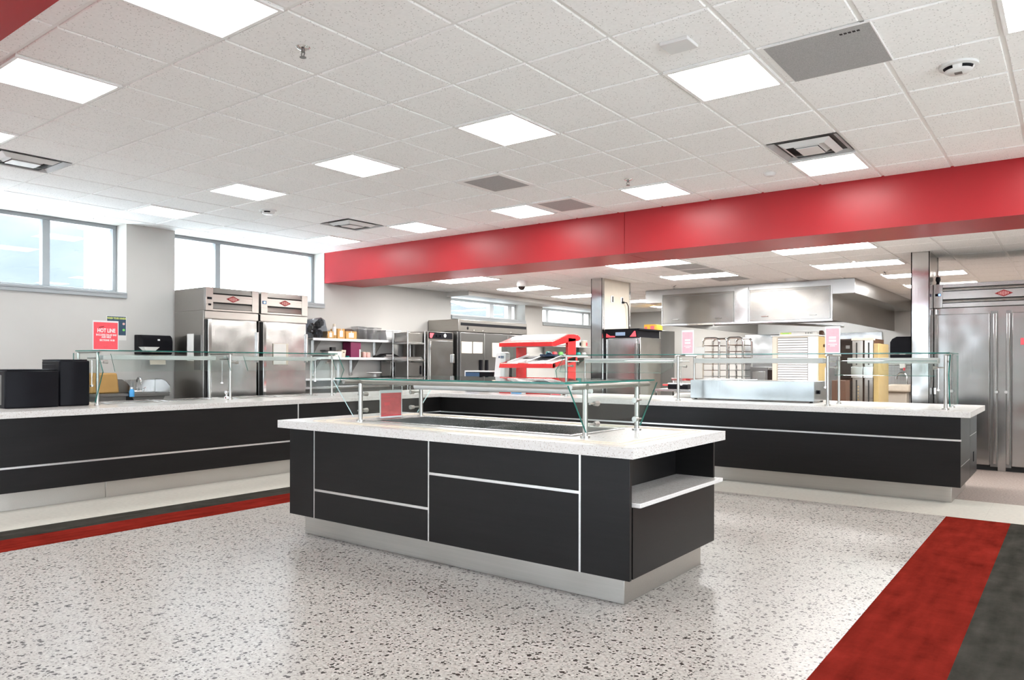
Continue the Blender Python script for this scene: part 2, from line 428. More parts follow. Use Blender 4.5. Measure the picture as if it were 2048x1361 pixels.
# ------------------------------------------------------------------ setting
WX, RX, Y0, YB = -9.9, 4.0, -6.0, 18.2      # window wall, opposite wall, wall behind the camera, far kitchen wall
HC, HK = 3.115, 2.70                        # dining and kitchen ceiling heights
BF, BB, BZ = 7.87, 8.69, 2.614              # red beam
g = G()
def fl(x0, x1, y0, y1, m): g.quad((x0, y0, 0), (x1, y0, 0), (x1, y1, 0), (x0, y1, 0), mat=m)
fl(-5.82, -.88, Y0, 7.28, 0)
fl(-.88, -.42, Y0, 7.28, 1); fl(-6.22, -5.82, Y0, 7.28, 1)
fl(-.42, .04, Y0, 7.28, 2); fl(-6.54, -6.22, Y0, 7.28, 2)
fl(-7.9, -6.54, Y0, 8.26, 3); fl(.04, RX, Y0, 8.26, 3); fl(-6.54, .04, 7.28, 8.26, 3)
fl(WX-.4, -7.9, Y0, 8.26, 4); fl(WX-.4, RX, 8.26, YB+.2, 4)
struct('floor', g, ['terrazzo', 'redband', 'greyband', 'creamvct', 'kitchenfloor'], label='terrazzo floor with red and charcoal bands and a cream border')

# window wall with its four high openings and one unseen, added for daylight
GX = -10.22
wins = [(-4.6, .6, 2.205, HC), (1.2, 4.655, 2.205, HC), (5.31, 7.86, 2.27, HC), (10.99, 13.48, 2.255, 2.63), (14.17, 16.7, 2.255, 2.63)]
g = G(); y = Y0
for a, b, z0, z1 in wins:
    g.box(WX-.4, WX, y, a, 0, 3.3); g.box(WX-.4, WX, a, b, 0, z0)
    if z1 < HC-.01: g.box(WX-.4, WX, a, b, z1, 3.3)
    else: g.box(WX-.4, WX, a, b, HC, 3.3)
    y = b
g.box(WX-.4, WX, y, YB+.2, 0, 3.3)
struct('wall_left', g, 'wall', label='cream window wall')
struct('wall_back', G().box(WX-.4, RX+.2, YB, YB+.2, 0, 3.3), 'wall', label='cream far kitchen wall')
g = G().box(RX, RX+.2, 4.0, YB, 0, 3.3).box(RX, RX+.2, Y0, 4.0, 0, .5).box(RX, RX+.2, Y0, 4.0, 2.95, 3.3)
for k in range(5): g.box(RX, RX+.2, Y0+k*2.5-.1, Y0+k*2.5+.1, .5, 2.95)
struct('wall_right', g, 'wall')
struct('window_7', G().box(RX+.1, RX+.11, Y0, 4.0, .5, 2.95), 'tinted', label='added unseen glazing of the wall beyond the frame')  # put into the unseen wall so daylight reaches the ceiling
g = G()
g.box(WX-.4, RX+.2, Y0-.2, Y0, 0, .5); g.box(WX-.4, RX+.2, Y0-.2, Y0, 2.9, 3.3)
g.box(-4.2, RX+.2, Y0-.2, Y0, .5, 2.9)
for k in range(3): g.box(WX-.4+k*2.2, WX-.2+k*2.2, Y0-.2, Y0, .5, 2.9)
struct('wall_front', g, 'wall')
struct('window_5', G().box(WX-.3, -4.2, Y0-.12, Y0-.11, .5, 2.9), 'tinted', label='added tinted glazing of the unseen wall behind the viewpoint')  # unseen window added to bring daylight to the ceiling and island front
muls = [[(-3.0, -2.92), (-1.2, -1.12)], [(1.9, 1.98), (3.765, 3.85)], [(6.08, 6.16)], [(12.55, 12.68), (13.2, 13.34)], [(14.7, 14.82), (16.33, 16.44)]]
for k, ((a, b, z0, z1), ml) in enumerate(zip(wins, muls)):
    wob = bpy.data.objects.new('window_%d' % (k if k else 6), None); COL.objects.link(wob); wob['kind'] = 'structure'; ORG[wob.name] = Vector((0, 0, 0))  # the first in the list is the added unseen window
    g = G(); t = .05
    g.box(GX-.05, GX+.05, a, b, z0, z0+t).box(GX-.05, GX+.05, a, b, z1-t, z1).box(GX-.05, GX+.05, a, a+t, z0+t, z1-t).box(GX-.05, GX+.05, b-t, b, z0+t, z1-t)
    for m0, m1 in ml: g.box(GX-.05, GX+.05, m0, m1, z0+t, z1-t)
    part('window_frame', g, 'alu' if k < 3 else 'white', wob, .004)
    ed = [a+t]+[q for m in ml for q in m]+[b-t]
    for i in range(0, len(ed), 2): part('pane', G().box(GX-.004, GX+.004, ed[i], ed[i+1], z0+t, z1-t), 'winglass', wob)
    part('window_sill', G().box(GX+.05, WX+.03, a, b, z0-.03, z0+.004).box(WX, WX+.03, a-.0, b, z0-.07, z0-.02), 'alu', wob, .003)
struct('trim_1', G().box(WX, -9.33, 10.86, 17.2, 2.61, HK), 'wall', label='boxed soffit over the kitchen windows')

# ceilings
CX, CSX, CY, CSY = -3.8099, .58026, 2.3254, .6387
struct('ceiling_slab', G().box(WX, RX, BB, YB, HK+.05, HK+.09).box(WX, RX, Y0, BF, HC+.05, HC+.09), 'white', label='ceiling void above the tiles')
SKIP = {(3, 6), (-7, 0), (-7, 6)}
def tiles(g, x0, sx, y0, sy, z, xa, xb, ya, yb, skip=()):
    i0, i1 = math.floor((xa-x0)/sx), math.ceil((xb-x0)/sx); j0, j1 = math.floor((ya-y0)/sy), math.ceil((yb-y0)/sy)
    for i in range(i0, i1):
        for j in range(j0, j1):
            if (i, j) in skip: continue
            a, b = max(xa, x0+i*sx+.012), min(xb, x0+(i+1)*sx-.012); c, d = max(ya, y0+j*sy+.012), min(yb, y0+(j+1)*sy-.012)
            if b-a > .02 and d-c > .02:
                g.box(a, b, c, d, z+.004, z+.02)
                e = .005; a2, b2, c2, d2 = a+e, b-e, c+e, d-e
                lo = [(a2, c2, z), (b2, c2, z), (b2, d2, z), (a2, d2, z)]; hi = [(a, c, z+.004), (b, c, z+.004), (b, d, z+.004), (a, d, z+.004)]
                g.quad(*lo)
                for k in range(4): g.quad(lo[k], lo[(k+1) % 4], hi[(k+1) % 4], hi[k])
g = G(); KX, KSX, KY, KSY = -8.75, .575, 9.105, .615
tiles(g, CX, CSX, CY, CSY, HC, WX, RX, 1.14, BF, SKIP); tiles(g, CX, CSX, CY, CSY, HC, WX, RX, Y0, .35)
tiles(g, KX, KSX, KY, KSY, HK, WX, RX, BB, YB)
struct('ceiling', g, 'tile', label='white lay-in tile ceiling')
g = G(); z = HC+.009; i = -10
while CX+i*CSX < RX:
    x = CX+i*CSX; g.box(x-.012, x+.012, Y0, BF, z, z+.004); i += 1
for j in range(-13, 9): y = CY+j*CSY; g.box(WX, RX, y-.0115, y+.0115, z+.0005, z+.0045)
z = HK+.009
for k in range(-2, 23): x = KX+k*KSX; g.box(x-.012, x+.012, BB, YB, z, z+.004)
for j in range(0, 15): y = KY+j*KSY; g.box(WX, RX, y-.0115, y+.0115, z+.0005, z+.0045)
struct('trim_2', g, 'tbar', label='white ceiling grid')
struct('beam', G().box(WX, -4.3075, BF, BB, BZ, 3.2).box(-4.3025, RX, BF, BB, BZ, 3.2).box(-4.31, -4.30, BF+.012, BB-.01, BZ+.01, 3.19), 'red', label='red painted beam over the service opening')
struct('beam', G().box(WX, RX, .35, 1.14, BZ, 3.2), 'red', label='red painted soffit close overhead')
# clad columns
def column(x0, x1, y0, y1, side, label):
    c = bpy.data.objects.new('column', None); COL.objects.link(c); c['kind'] = 'structure'; c['label'] = label; ORG[c.name] = Vector((0, 0, 0))
    part('core', G().box(x0+.01, x1-.004, y0+.01, y1, 0, HK-.001), side, c)
    part('cladding', G().box(x0, x1, y0, y0+.012, 0, HK-.002).box(x0, x0+.012, y0, y1, 0, HK-.002).box(x1-.01, x1+.003, y0, y0+.07, 0, HK-.002).box(x1-.01, x1+.003, y1-.05, y1, 0, HK-.002), 'clad', c)
    return c
column(-6.38, -6.17, 10.53, 11.50, 'cream', 'stainless clad stub wall column with cream panelled side')
column(-1.645, -1.44, 10.40, 11.15, 'steelv', 'stainless clad column beside the wide refrigerator')
# outside
struct('ground_outside', G().box(-200, WX-.5, -150, 330, -.3, -.2).box(WX-.5, 60, -150, Y0-.3, -.3, -.2).box(RX+.3, 60, Y0-.3, 60, -.3, -.2), 'ground')  # unseen front and side ground added, and kept pale, to bounce daylight up
g = G(); pts = []
for k in range(31):
    y = 150+k*8; pts.append((y, 17+4*math.sin(k*.4)+2.5*math.sin(k*1.1+1)))
g.prism([(150, -.2)]+pts+[(390, -.2)], 'x', -170, -150)
struct('hill_outside', g, 'hill')
struct('wall_outside', G().box(-40.6, -40, -70, 16.7, -.2, 24), 'facade')

# ------------------------------------------------------------------ ceiling fixtures
ROWS = {-1: 'the row by the near red soffit', 3: 'the middle dining row', 7: 'the row along the red beam'}
ORD = ['first', 'second', 'third', 'fourth', 'fifth', 'sixth', 'seventh']
def light(x0, x1, y0, y1, z, label, group):
    t = T('ceiling_light', label, 'ceiling light', ((x0+x1)/2, (y0+y1)/2, z), 0, group)
    f = .022
    part('light_frame', G().box(x0, x1, y0, y0+f, z-.010, z).box(x0, x1, y1-f, y1, z-.010, z).box(x0, x0+f, y0+f, y1-f, z-.010, z).box(x1-f, x1, y0+f, y1-f, z-.010, z), 'tbar', t)
    part('diffuser', G().quad((x0+f, y0+f, z-.007), (x1-f, y0+f, z-.007), (x1-f, y1-f, z-.007), (x0+f, y1-f, z-.007)), 'diffuser' if z > 3 else 'kdiffuser', t)
    return t
for j, iis in ((-1, (-9, -6, -3, 0)), (3, (-9, -6, -3, 0, 3, 6)), (7, (-9, -6, -3, 0, 3))):
    for n, i in enumerate(iis):
        x = CX+i*CSX; y = CY+j*CSY
        light(x+.012, x+CSX-.012, y+.01, y+CSY-.01, HC, 'square light panel in %s, %s from the window wall' % (ROWS[j], ORD[n]), 'square light panels of the dining ceiling')
for j in (-5, -9):  # unseen rows added to brighten the room
    for i in (-9, -6, -3, 0, 3, 6):
        x = CX+i*CSX; y = CY+j*CSY
        light(x+.012, x+CSX-.012, y+.01, y+CSY-.01, HC, 'added unseen square light panel on the ceiling behind the viewpoint', 'added square light panels behind the viewpoint')
for j, i in ((-1, 3), (-1, 6), (7, 6), (-1, 9), (3, 9), (7, 9)):  # out of view, added as extra light for the dining side
    x = CX+i*CSX; y = CY+j*CSY
    light(x+.012, x+CSX-.012, y+.01, y+CSY-.01, HC, 'added unseen square light panel over the room beyond the frame', 'added square light panels beyond the frame')
KL = [(-8.74, 9.11, 'nearest the window wall, just past the red beam'), (-8.74, 10.93, 'above the shelves, behind the dome camera'),
      (-5.36, 9.10, 'in front of the cream sided column, touching the red beam'), (-5.36, 10.90, 'between the cream sided column and the exhaust hood'),
      (-3.01, 9.10, 'over the hot food counter, touching the red beam'), (-3.01, 10.90, 'ahead of the exhaust hood corner'),
      (-2.45, 12.73, 'beside the hood, crossing behind the clad column'), (-2.45, 14.62, 'deep beside the hood, mostly behind the clad column'),
      (-8.74, 12.75, 'deep in the kitchen over the three door refrigerator'), (-8.3, 14.6, 'over the far end of the window wall'),
      (-8.3, 16.4, 'closest to the far kitchen wall')]
for x, y, s in KL:
    light(x, x+1.14, y+.01, y+.58, HK, 'long rectangular kitchen light panel '+s, 'long light panels of the kitchen ceiling')
for x, y in ((0.4, 9.1), (0.4, 10.9), (0.4, 12.7), (0.4, 14.6)):  # unseen fixtures added for more kitchen light
    light(x, x+1.14, y+.01, y+.58, HK, 'added unseen long kitchen light panel beyond the frame', 'added kitchen light panels beyond the frame')

def cell(i, j, m=.014): return CX+i*CSX+m, CX+(i+1)*CSX-m, CY+j*CSY+m, CY+(j+1)*CSY-m
def grille(x0, x1, y0, y1, z, label, border=.02, logo=False):
    t = T('return_grille', label, 'ceiling grille', ((x0+x1)/2, (y0+y1)/2, z), 0, 'grey grilles')
    part('grille_frame', G().box(x0, x1, y0, y0+border, z-.008, z).box(x0, x1, y1-border, y1, z-.008, z).box(x0, x0+border, y0+border, y1-border, z-.008, z).box(x1-border, x1, y0+border, y1-border, z-.008, z), 'tbar', t)
    part('perforated_face', G().box(x0+border, x1-border, y0+border, y1-border, z-.0075, z-.001), 'grille', t)
    if logo:
        g = G()
        for k in range(5): g.box(x1-.17+k*.022, x1-.17+k*.022+.015, y0+.065, y0+.085, z-.0085, z-.007)
        part('maker_mark', g, 'black', t)
    return t
grille(*cell(4.08, 3, .004), HC, 'large grey perforated panel beside a square light', .006, True)
grille(*cell(-1.94, 5), HC, 'small grey grille alone between the middle and kitchen light rows', .05)
grille(*cell(-1.94, 7), HC, 'small grey grille beside a light along the red beam', .05)
for n, (x, y, s) in enumerate(((-4.75, 9.72, 'between the two lights near the cream sided column'), (-4.75, 10.31, 'on the kitchen side of the pair between two long lights'), (-4.80, 11.52, 'past the light ahead of the exhaust hood'))):
    grille(x, x+.56, y, y+.57, HK, 'grey kitchen ceiling grille '+s, .02)
def diffuser(i, j, label):
    x0, x1, y0, y1 = cell(i, j, .012); z = HC; t = T('air_diffuser', label, 'air vent', ((x0+x1)/2, (y0+y1)/2, z), 0, 'louvred supply vents')
    def ring(o, zo, i_, zi):
        g = G()
        a = [(x0+o, y0+o, zo), (x1-o, y0+o, zo), (x1-o, y1-o, zo), (x0+o, y1-o, zo)]
        b = [(x0+i_, y0+i_, zi), (x1-i_, y0+i_, zi), (x1-i_, y1-i_, zi), (x0+i_, y1-i_, zi)]
        for k in range(4): g.quad(a[k], a[(k+1) % 4], b[(k+1) % 4], b[k])
        return g
    part('vent_frame', ring(0, z-.002, .045, z+.022), 'ventgrey', t)
    part('vent_throat', G().box(x0+.04, x1-.04, y0+.04, y1-.04, z+.022, z+.03), 'dark', t)
    part('vent_cone', ring(.075, z+.010, .125, z-.022), 'white', t)
    part('vent_inner_cone', ring(.155, z+.012, .185, z-.016), 'white', t)
    part('vent_core', G().box(x0+.19, x1-.19, y0+.19, y1-.19, z-.026, z-.016), 'white', t, .004)
diffuser(3, 6, 'square louvred air vent touching a square light panel')
diffuser(-7, 0, 'square louvred air vent high above the window nearest the viewpoint')
diffuser(-7, 6, 'square louvred air vent between the lights by the beam corner')
def sprinkler(x, y, z, label):
    t = T('fire_sprinkler', label, 'sprinkler', (x, y, z), 0, 'ceiling sprinklers')
    part('escutcheon', G().lathe((x, y, z), [(.0, -.012), (.022, -.012), (.036, -.006), (.042, 0)], 20), 'chrome', t)
    g = G().cyl((x, y, z-.006), (x, y, z-.028), .011).cyl((x, y, z-.056), (x, y, z-.059), .019)
    for s in (-1, 1): g.tube([(x+s*.009, y, z-.026), (x+s*.016, y, z-.036), (x+s*.005, y, z-.056)], .003, 6)
    part('sprinkler_head', g, 'steeld', t)
sprinkler(CX+.462*CSX, CY+.521*CSY, HC, 'sprinkler head alone in a tile close overhead')
sprinkler(CX+.508*CSX, CY+6.53*CSY, HC, 'sprinkler head beside a light panel near the red beam')
sprinkler(-2.3, 12.3, HK, 'sprinkler head in front of the long light beside the hood')
sprinkler(-5.75, 12.35, HK, 'sprinkler head just ahead of the exhaust hood')
def smoke(x, y, z, r, label, marks=True):
    t = T('smoke_detector', label, 'smoke detector', (x, y, z), 0, 'ceiling smoke detectors')
    part('detector_body', G().lathe((x, y, z), [(0, -.05), (r*.55, -.048), (r*.72, -.036), (r*.8, -.02), (r, -.014), (r, 0)], 32), 'white', t)
    for a0 in (200, 290):
        g = G()
        for k in range(6):
            a = math.radians(a0+k*9); b = math.radians(a0+k*9+9)
            g.quad((x+r*.735*math.cos(a), y+r*.735*math.sin(a), z-.036), (x+r*.735*math.cos(b), y+r*.735*math.sin(b), z-.036), (x+r*.81*math.cos(b), y+r*.81*math.sin(b), z-.0205), (x+r*.81*math.cos(a), y+r*.81*math.sin(a), z-.0205))
        part('smoke_inlet', g, 'black', t)
    part('status_print', G().box(x-.02, x+.02, y-.02, y+.02, z-.0515, z-.049), 'steeld', t)
smoke(CX+5.584*CSX, CY+4.511*CSY, HC, .105, 'round white smoke detector in a tile beyond the big grey panel')
smoke(CX-6.639*CSX, CY+4.586*CSY, HC, .10, 'round white smoke detector near the window wall lights')
solo('blank_cover', G().box(CX+3.33*CSX, CX+3.62*CSX, CY+2.36*CSY, CY+2.60*CSY, HC-.02, HC), 'white', 'small white rectangular cover plate on a tile beside a square light', 'cover plate', bevel=.004)
solo('ceiling_sensor', G().lathe((CX+2.564*CSX, CY+7.47*CSY, HC), [(0, -.03), (.035, -.028), (.055, -.012), (.06, 0)], 24), 'white', 'small white round sensor between two lights near the beam', 'sensor')
solo('ceiling_sensor', G().lathe((-3.72, 12.45, HK), [(0, -.05), (.07, -.045), (.10, -.02), (.11, 0)], 24), 'white', 'white round sensor above the exhaust hood front', 'sensor')
t = T('dome_camera', 'small dome security camera hanging from the kitchen ceiling', 'security camera', (-7.49, 10.1, HK))
part('camera_housing', G().lathe((-7.49, 10.1, HK), [(0, -.10), (.07, -.10), (.088, -.075), (.08, 0)], 24), 'tbar', t)
part('dome', G().lathe((-7.49, 10.1, HK-.10), [(.062, .0), (.056, -.03), (.035, -.055), (0, -.064)], 24), 'darkglass', t)

# ------------------------------------------------------------------ centre island
t = T('island_cabinet', 'low dark woodgrain serving island with aluminium strips in the middle of the floor', 'cabinet', (-3.26, 3.99, 0))
part('kick_base', G().box(-4.67, -1.93, 3.536, 4.555, 0, .172), 'kick', t, .003)
FX = [-4.69, -4.405, -3.262, -2.136, -1.832]; y = 3.41
g = G().box(-4.68, -1.87, 3.436, 4.56, .17, .548).box(-4.68, -2.10, 3.436, 4.56, .548, .69).box(-4.68, -4.66, 3.436, 4.56, .69, .808).box(-4.66, -2.1, 4.54, 4.56, .69, .808).box(-2.12, -2.10, 3.436, 4.56, .69, .808)
g.box(-2.12, -1.84, 3.43, 3.449, .548, .808).box(-2.12, -1.84, 4.54, 4.56, .548, .808).box(-1.88, -1.834, 3.45, 4.54, .172, .546)
part('carcass', g, 'lam', t)
def pan(x0, x1, z0, z1): part('front_panel', G().box(x0, x1, y, y+.024, z0, z1), 'lam', t, .0015)
s = .007
pan(FX[0], FX[1]-s, .17, .81)
pan(FX[1]+s, FX[2]-s, .17, .366); pan(FX[1]+s, FX[2]-s, .384, .81)
pan(FX[2]+s, FX[3]-s, .17, .591); pan(FX[2]+s, FX[3]-s, .609, .81)
pan(FX[3]+s, FX[4], .17, .81)
for x in FX[1:4]: part('vertical_strip', G().box(x-s, x+s, y+.003, y+.02, .17, .81), 'strip', t)
part('horizontal_strip', G().box(FX[1]+s, FX[2]-s, y+.001, y+.02, .367, .383), 'strip', t)
part('horizontal_strip', G().box(FX[2]+s, FX[3]-s, y+.001, y+.02, .592, .608), 'strip', t)
part('shelf', G().box(-2.098, -1.79, 3.451, 4.575, .548, .572), 'quartz', t, .003, 'pale speckled shelf slab in the open end')
CT0, CT1 = .812, .868
t = T('island_countertop', 'white speckled stone top of the middle island with a sunken cold well', 'countertop', (-3.26, 3.99, CT0))
WXa, WXb, WYa, WYb = -4.15, -2.39, 3.72, 4.30
g = G().box(-4.772, WXa, 3.36, 4.606, CT0, CT1).box(WXb, -1.787, 3.36, 4.606, CT0, CT1).box(WXa, WXb, 3.36, WYa, CT0, CT1).box(WXa, WXb, WYb, 4.606, CT0, CT1)
part('stone_slab', g, 'quartz', t)
for o in (.095, .16):
    z = CT1+.0015; q = .011
    x0, x1, y0, y1 = -4.772+o+.2, -1.787-o, 3.36+o, 4.606-o
    part('slide_rail', G().box(x0, x1, y0, y0+q, CT1-.01, z+.003).box(x0, x1, y1-q, y1, CT1-.01, z+.003).box(x0, x0+q, y0+q, y1-q, CT1-.01, z+.003).box(x1-q, x1, y0+q, y1-q, CT1-.01, z+.003), 'beige', t, .003)
t = T('cold_well', 'stainless sunken cold well set into the island top', 'food well', (-3.26, 4.0, .70))
g = G()
a, b, c, d = WXa-.03, WXb+.03, WYa-.03, WYb+.03; z = CT1
g.box(a, WXa+.012, c, d, z, z+.006).box(WXb-.012, b, c, d, z, z+.006).box(WXa+.012, WXb-.012, c, WYa+.012, z, z+.006).box(WXa+.012, WXb-.012, WYb-.012, d, z, z+.006)
part('rim', g, 'steel', t, .002)
g = G(); a, b, c, d = WXa+.004, WXb-.004, WYa+.004, WYb-.004
for z0, z1, i in ((.792, z, 0), (.70, .792, .018)):
    g.box(a+i, a+i+.003, c+i, d-i, z0, z1).box(b-i-.003, b-i, c+i, d-i, z0, z1).box(a+i, b-i, c+i, c+i+.003, z0, z1).box(a+i, b-i, d-i-.003, d-i, z0, z1)
g.box(a, b, c, c+.02, .789, .792).box(a, b, d-.02, d, .789, .792).box(a, a+.02, c, d, .789, .792).box(b-.02, b, c, d, .789, .792)
g.box(a+.018, b-.018, c+.018, d-.018, .70, .703)
part('basin', g, 'clad', t)
part('divider_bar', G().box(-3.57, -3.54, WYa+.006, WYb-.006, .80, .806), 'steel', t)

def clamp(t, p, d, rod=.085):
    p, d = Vector(p), Vector(d)
    part('glass_clamp', G().cyl(p, p+d*rod, .006, seg=10).cyl(p+d*(rod-.035), p+d*rod, .013, .017, seg=14).cyl(p+d*rod, p+d*(rod+.006), .017, seg=14), 'postmetal', t)
def post(t, x, y, z0, z1, r=.016):
    part('post', G().cyl((x, y, z0), (x, y, z1), r, seg=20).cyl((x, y, z0), (x, y, z0+.012), r*1.9, seg=24), 'postmetal', t)
t = T('sneeze_guard', 'clear glass food guard on four metal posts over the island cold well', 'sneeze guard', (-3.24, 4.0, CT1))
PXs, PYs = (-4.205, -2.265), (3.675, 4.31); ZR = 1.163
for x in PXs:
    for yy in PYs: post(t, x, yy, CT1, ZR-.012)
for yy in PYs: part('rail', G().cyl((PXs[0]-.016, yy, ZR), (PXs[1]+.016, yy, ZR), .018), 'postmetal', t)
for x in PXs: part('rail', G().cyl((x, PYs[0]-.16, ZR), (x, PYs[1]+.16, ZR), .015), 'postmetal', t)
part('light_tube', G().cyl((-3.95, 3.99, 1.125), (-2.45, 3.99, 1.125), .024).cyl((-2.45, 3.99, 1.125), (-2.41, 3.99, 1.125), .015), 'white', t)
part('top_glass', G().prism([(-4.215, 3.445), (-2.255, 3.445), (-2.255, 4.545), (-4.215, 4.545)], 'z', 1.183, 1.193, 0, 1), ['glass', 'edge'], t)
for x in (PXs[0]-.03, PXs[1]+.03):
    part('end_glass', G().prism([(3.445, 1.175), (3.635, .902), (4.30, .902), (4.54, 1.175)], 'x', x-.005, x+.005, 0, 1), ['glass', 'edgel' if x < -3 else 'edge'], t)
    for zz in (.945, 1.065):
        clamp(t, (x, PYs[0], zz), (0, 1, 0)); clamp(t, (x, PYs[1], zz), (0, -1, 0))

def sign(name, label, cx, cy, z0, w, h, facing, face, txt, border=.01, cat='sign', foot=.07, lean=0):
    """upright acrylic holder with a printed sheet; facing is the unit direction it looks towards"""
    F = Vector(facing); R = Vector((0, 0, 1)).cross(F)
    t = T(name, label, cat, (cx, cy, z0))
    def bx(a0, a1, b0, b1, c0, c1):  # along R, up, along F
        g = G(); vs = []
        for c in (c0, c1):
            for b in (b0, b1):
                for a in (a0, a1): vs.append(Vector((cx, cy, z0))+R*a+Vector((0, 0, b))+F*c)
        g._add(vs, [(0, 2, 3, 1), (4, 5, 7, 6), (0, 1, 5, 4), (2, 6, 7, 3), (0, 4, 6, 2), (1, 3, 7, 5)]); return g
    part('holder', bx(-w/2, w/2, 0, h, -.004, 0), 'whitegloss', t)
    part('holder_foot', bx(-w/2, w/2, 0, .003, -foot, foot*.3), 'whitegloss', t)
    part('printed_sheet', bx(-w/2+border, w/2-border, border*1.2, h-border*2.2, 0, .0015), face, t)
    for s, fx, fz, sz, m, tilt, sx in txt:
        Rr = R*math.cos(tilt)+Vector((0, 0, 1))*math.sin(tilt); Uu = Vector((0, 0, 1))*math.cos(tilt)-R*math.sin(tilt)
        text('lettering', s, sz, m, t, Vector((cx, cy, z0))+R*(fx*w)+Vector((0, 0, fz*h))+F*.002, Rr, Uu, bold=sz*.03, sx=sx)
    return t
ms = sign('menu_sign', 'red printed sign in a clear holder standing on the island top', -4.27, 4.045, CT1+.004, .235, .215, (1, 0, 0), 'fadedred', [])
part('faded_print', G().box(-4.2686, -4.2680, 3.955, 4.03, CT1+.165, CT1+.172).box(-4.2686, -4.2680, 3.955, 4.09, CT1+.147, CT1+.152).box(-4.2686, -4.2680, 3.97, 4.03, CT1+.10, CT1+.125), 'signred', ms)

# ------------------------------------------------------------------ L-shaped service counter
LX, LB, RYf, RYb, RE = -7.31, -8.45, 7.90, 9.20, -.84      # faces of the two arms
t = T('window_side_counter', 'long dark woodgrain counter base along the window wall', 'counter', (-7.9, 4.4, 0))
part('kick_base', G().box(-8.3, -7.41, .3, 3.2915, 0, .168).box(-8.3, -7.41, 3.2945, 8.02, 0, .168), 'kick', t, .002)
part('carcass', G().box(LB, -7.336, .3, 9.0, .166, .808), 'lam', t)
def lp(y0, y1, z0, z1): part('front_panel', G().box(-7.335, LX, y0, y1, z0, z1), 'lam', t, .0015)
lp(.3, 5.424, .166, .372); lp(.3, 5.424, .391, .81); lp(5.442, 7.9, .166, .592); lp(5.442, 7.9, .608, .81)
part('horizontal_strip', G().box(-7.334, LX-.001, .3, 5.424, .373, .390), 'strip', t)
part('horizontal_strip', G().box(-7.334, LX-.001, 5.442, 7.9, .593, .607), 'strip', t)
part('vertical_strip', G().box(-7.334, LX-.002, 5.425, 5.441, .166, .81), 'strip', t)
t = T('kitchen_side_counter', 'long dark woodgrain counter base below the red beam', 'counter', (-4.1, 8.5, 0))
part('kick_base', G().box(-7.309, -.925, 8.03, 9.1, 0, .166), 'kick', t, .003)
part('carcass', G().box(-7.309, -.862, 7.926, 9.28, .164, .808), 'lam', t)
def rp(x0, x1, z0, z1): part('front_panel', G().box(x0, x1, RYf, RYf+.025, z0, z1), 'lam', t, .0015)
rp(LX, RE, .163, .588); rp(LX, RE, .606, .81)
part('horizontal_strip', G().box(LX, RE+.004, RYf-.001, RYf+.02, .589, .605), 'strip', t)
def ep(y0, y1, z0, z1): part('end_panel', G().box(RE-.022, RE, y0, y1, z0, z1), 'lam', t, .0015)
ep(7.926, 8.653, .163, .352); ep(7.926, 8.653, .358, .81); ep(8.661, 9.28, .163, .578); ep(8.661, 9.28, .584, .81)
part('end_strip', G().box(RE-.02, RE-.002, 7.926, 8.653, .352, .358).box(RE-.02, RE-.002, 8.661, 9.28, .578, .584).box(RE-.02, RE-.002, 8.653, 8.661, .163, .81), 'strip', t)
part('outlet', G().box(RE-.001, RE+.006, 8.93, 9.0, .30, .40), 'black', t, .003)
t = T('service_countertop', 'white speckled stone worktop running round the L-shaped service counter', 'countertop', (-7.3, 7.8, CT0))
wells = [(-8.33, -7.93, y0, y0+.56) for y0 in (3.55, 4.17, 5.02, 5.64)]
part('stone_slab', G().prism([(-7.28, .3), (-7.28, 7.84), (-.76, 7.84), (-.76, 9.22), (-8.5, 9.22), (-8.5, .3)], 'z', CT0, CT1), 'quartz', t, .002)
for k, (x0, x1, y0, y1) in enumerate(wells):
    t = T('hot_food_well', 'stainless rimmed drop-in food well in the window side counter, %s from the black dispensers' % ORD[k], 'food well', ((x0+x1)/2, (y0+y1)/2, CT1), 0, 'drop-in food wells')
    z = CT1; r = .022
    part('rim', G().box(x0, x1, y0, y0+r, z, z+.009).box(x0, x1, y1-r, y1, z, z+.009).box(x0, x0+r, y0+r, y1-r, z, z+.009).box(x1-r, x1, y0+r, y1-r, z, z+.009), 'steel', t, .003)
    part('pan_floor', G().box(x0+r, x1-r, y0+r, y1-r, z, z+.0015), 'steeld', t)

# glass guards on the counters
t = T('sneeze_guard', 'long clear glass food guard with a top shelf on the window side counter', 'sneeze guard', (-8.0, 4.9, CT1))
GZ = 1.412
for y in (3.40, 4.87, 6.35):
    post(t, -7.83, y, CT1, GZ-.012, .014); post(t, -8.27, y, CT1, GZ-.012, .014)
    part('bracket', G().cyl((-8.29, y, GZ-.010), (-7.77, y, GZ-.010), .010, seg=10).cyl((-8.05, y, GZ-.07), (-7.83, y, GZ-.07), .008, seg=10), 'postmetal', t)
    clamp(t, (-7.83, y, 1.30), (0, 1 if y < 6 else -1, 0), .09)
    part('adjusting_rod', G().cyl((-8.1, y+.06 if y < 6 else y-.06, 1.06), (-8.1, y+.06 if y < 6 else y-.06, 1.32), .004, seg=8).lathe((-8.1, y+.06 if y < 6 else y-.06, 1.055), [(0, -.012), (.02, -.006), (.02, .006), (0, .012)], 12), 'chrome', t)
for a, b in ((3.385, 4.862), (4.878, 6.37)):
    part('top_glass', G().prism([(-8.31, a), (-7.74, a), (-7.74, b), (-8.31, b)], 'z', GZ, GZ+.010, 0, 1), ['glass', 'edge'], t)
    part('tilted_glass', G().prism([(-7.742, 1.385), (-7.650, 1.205), (-7.641, 1.205), (-7.733, 1.385)], 'y', a+.10, b-.10, 1, 0), ['glass', 'edge'], t)
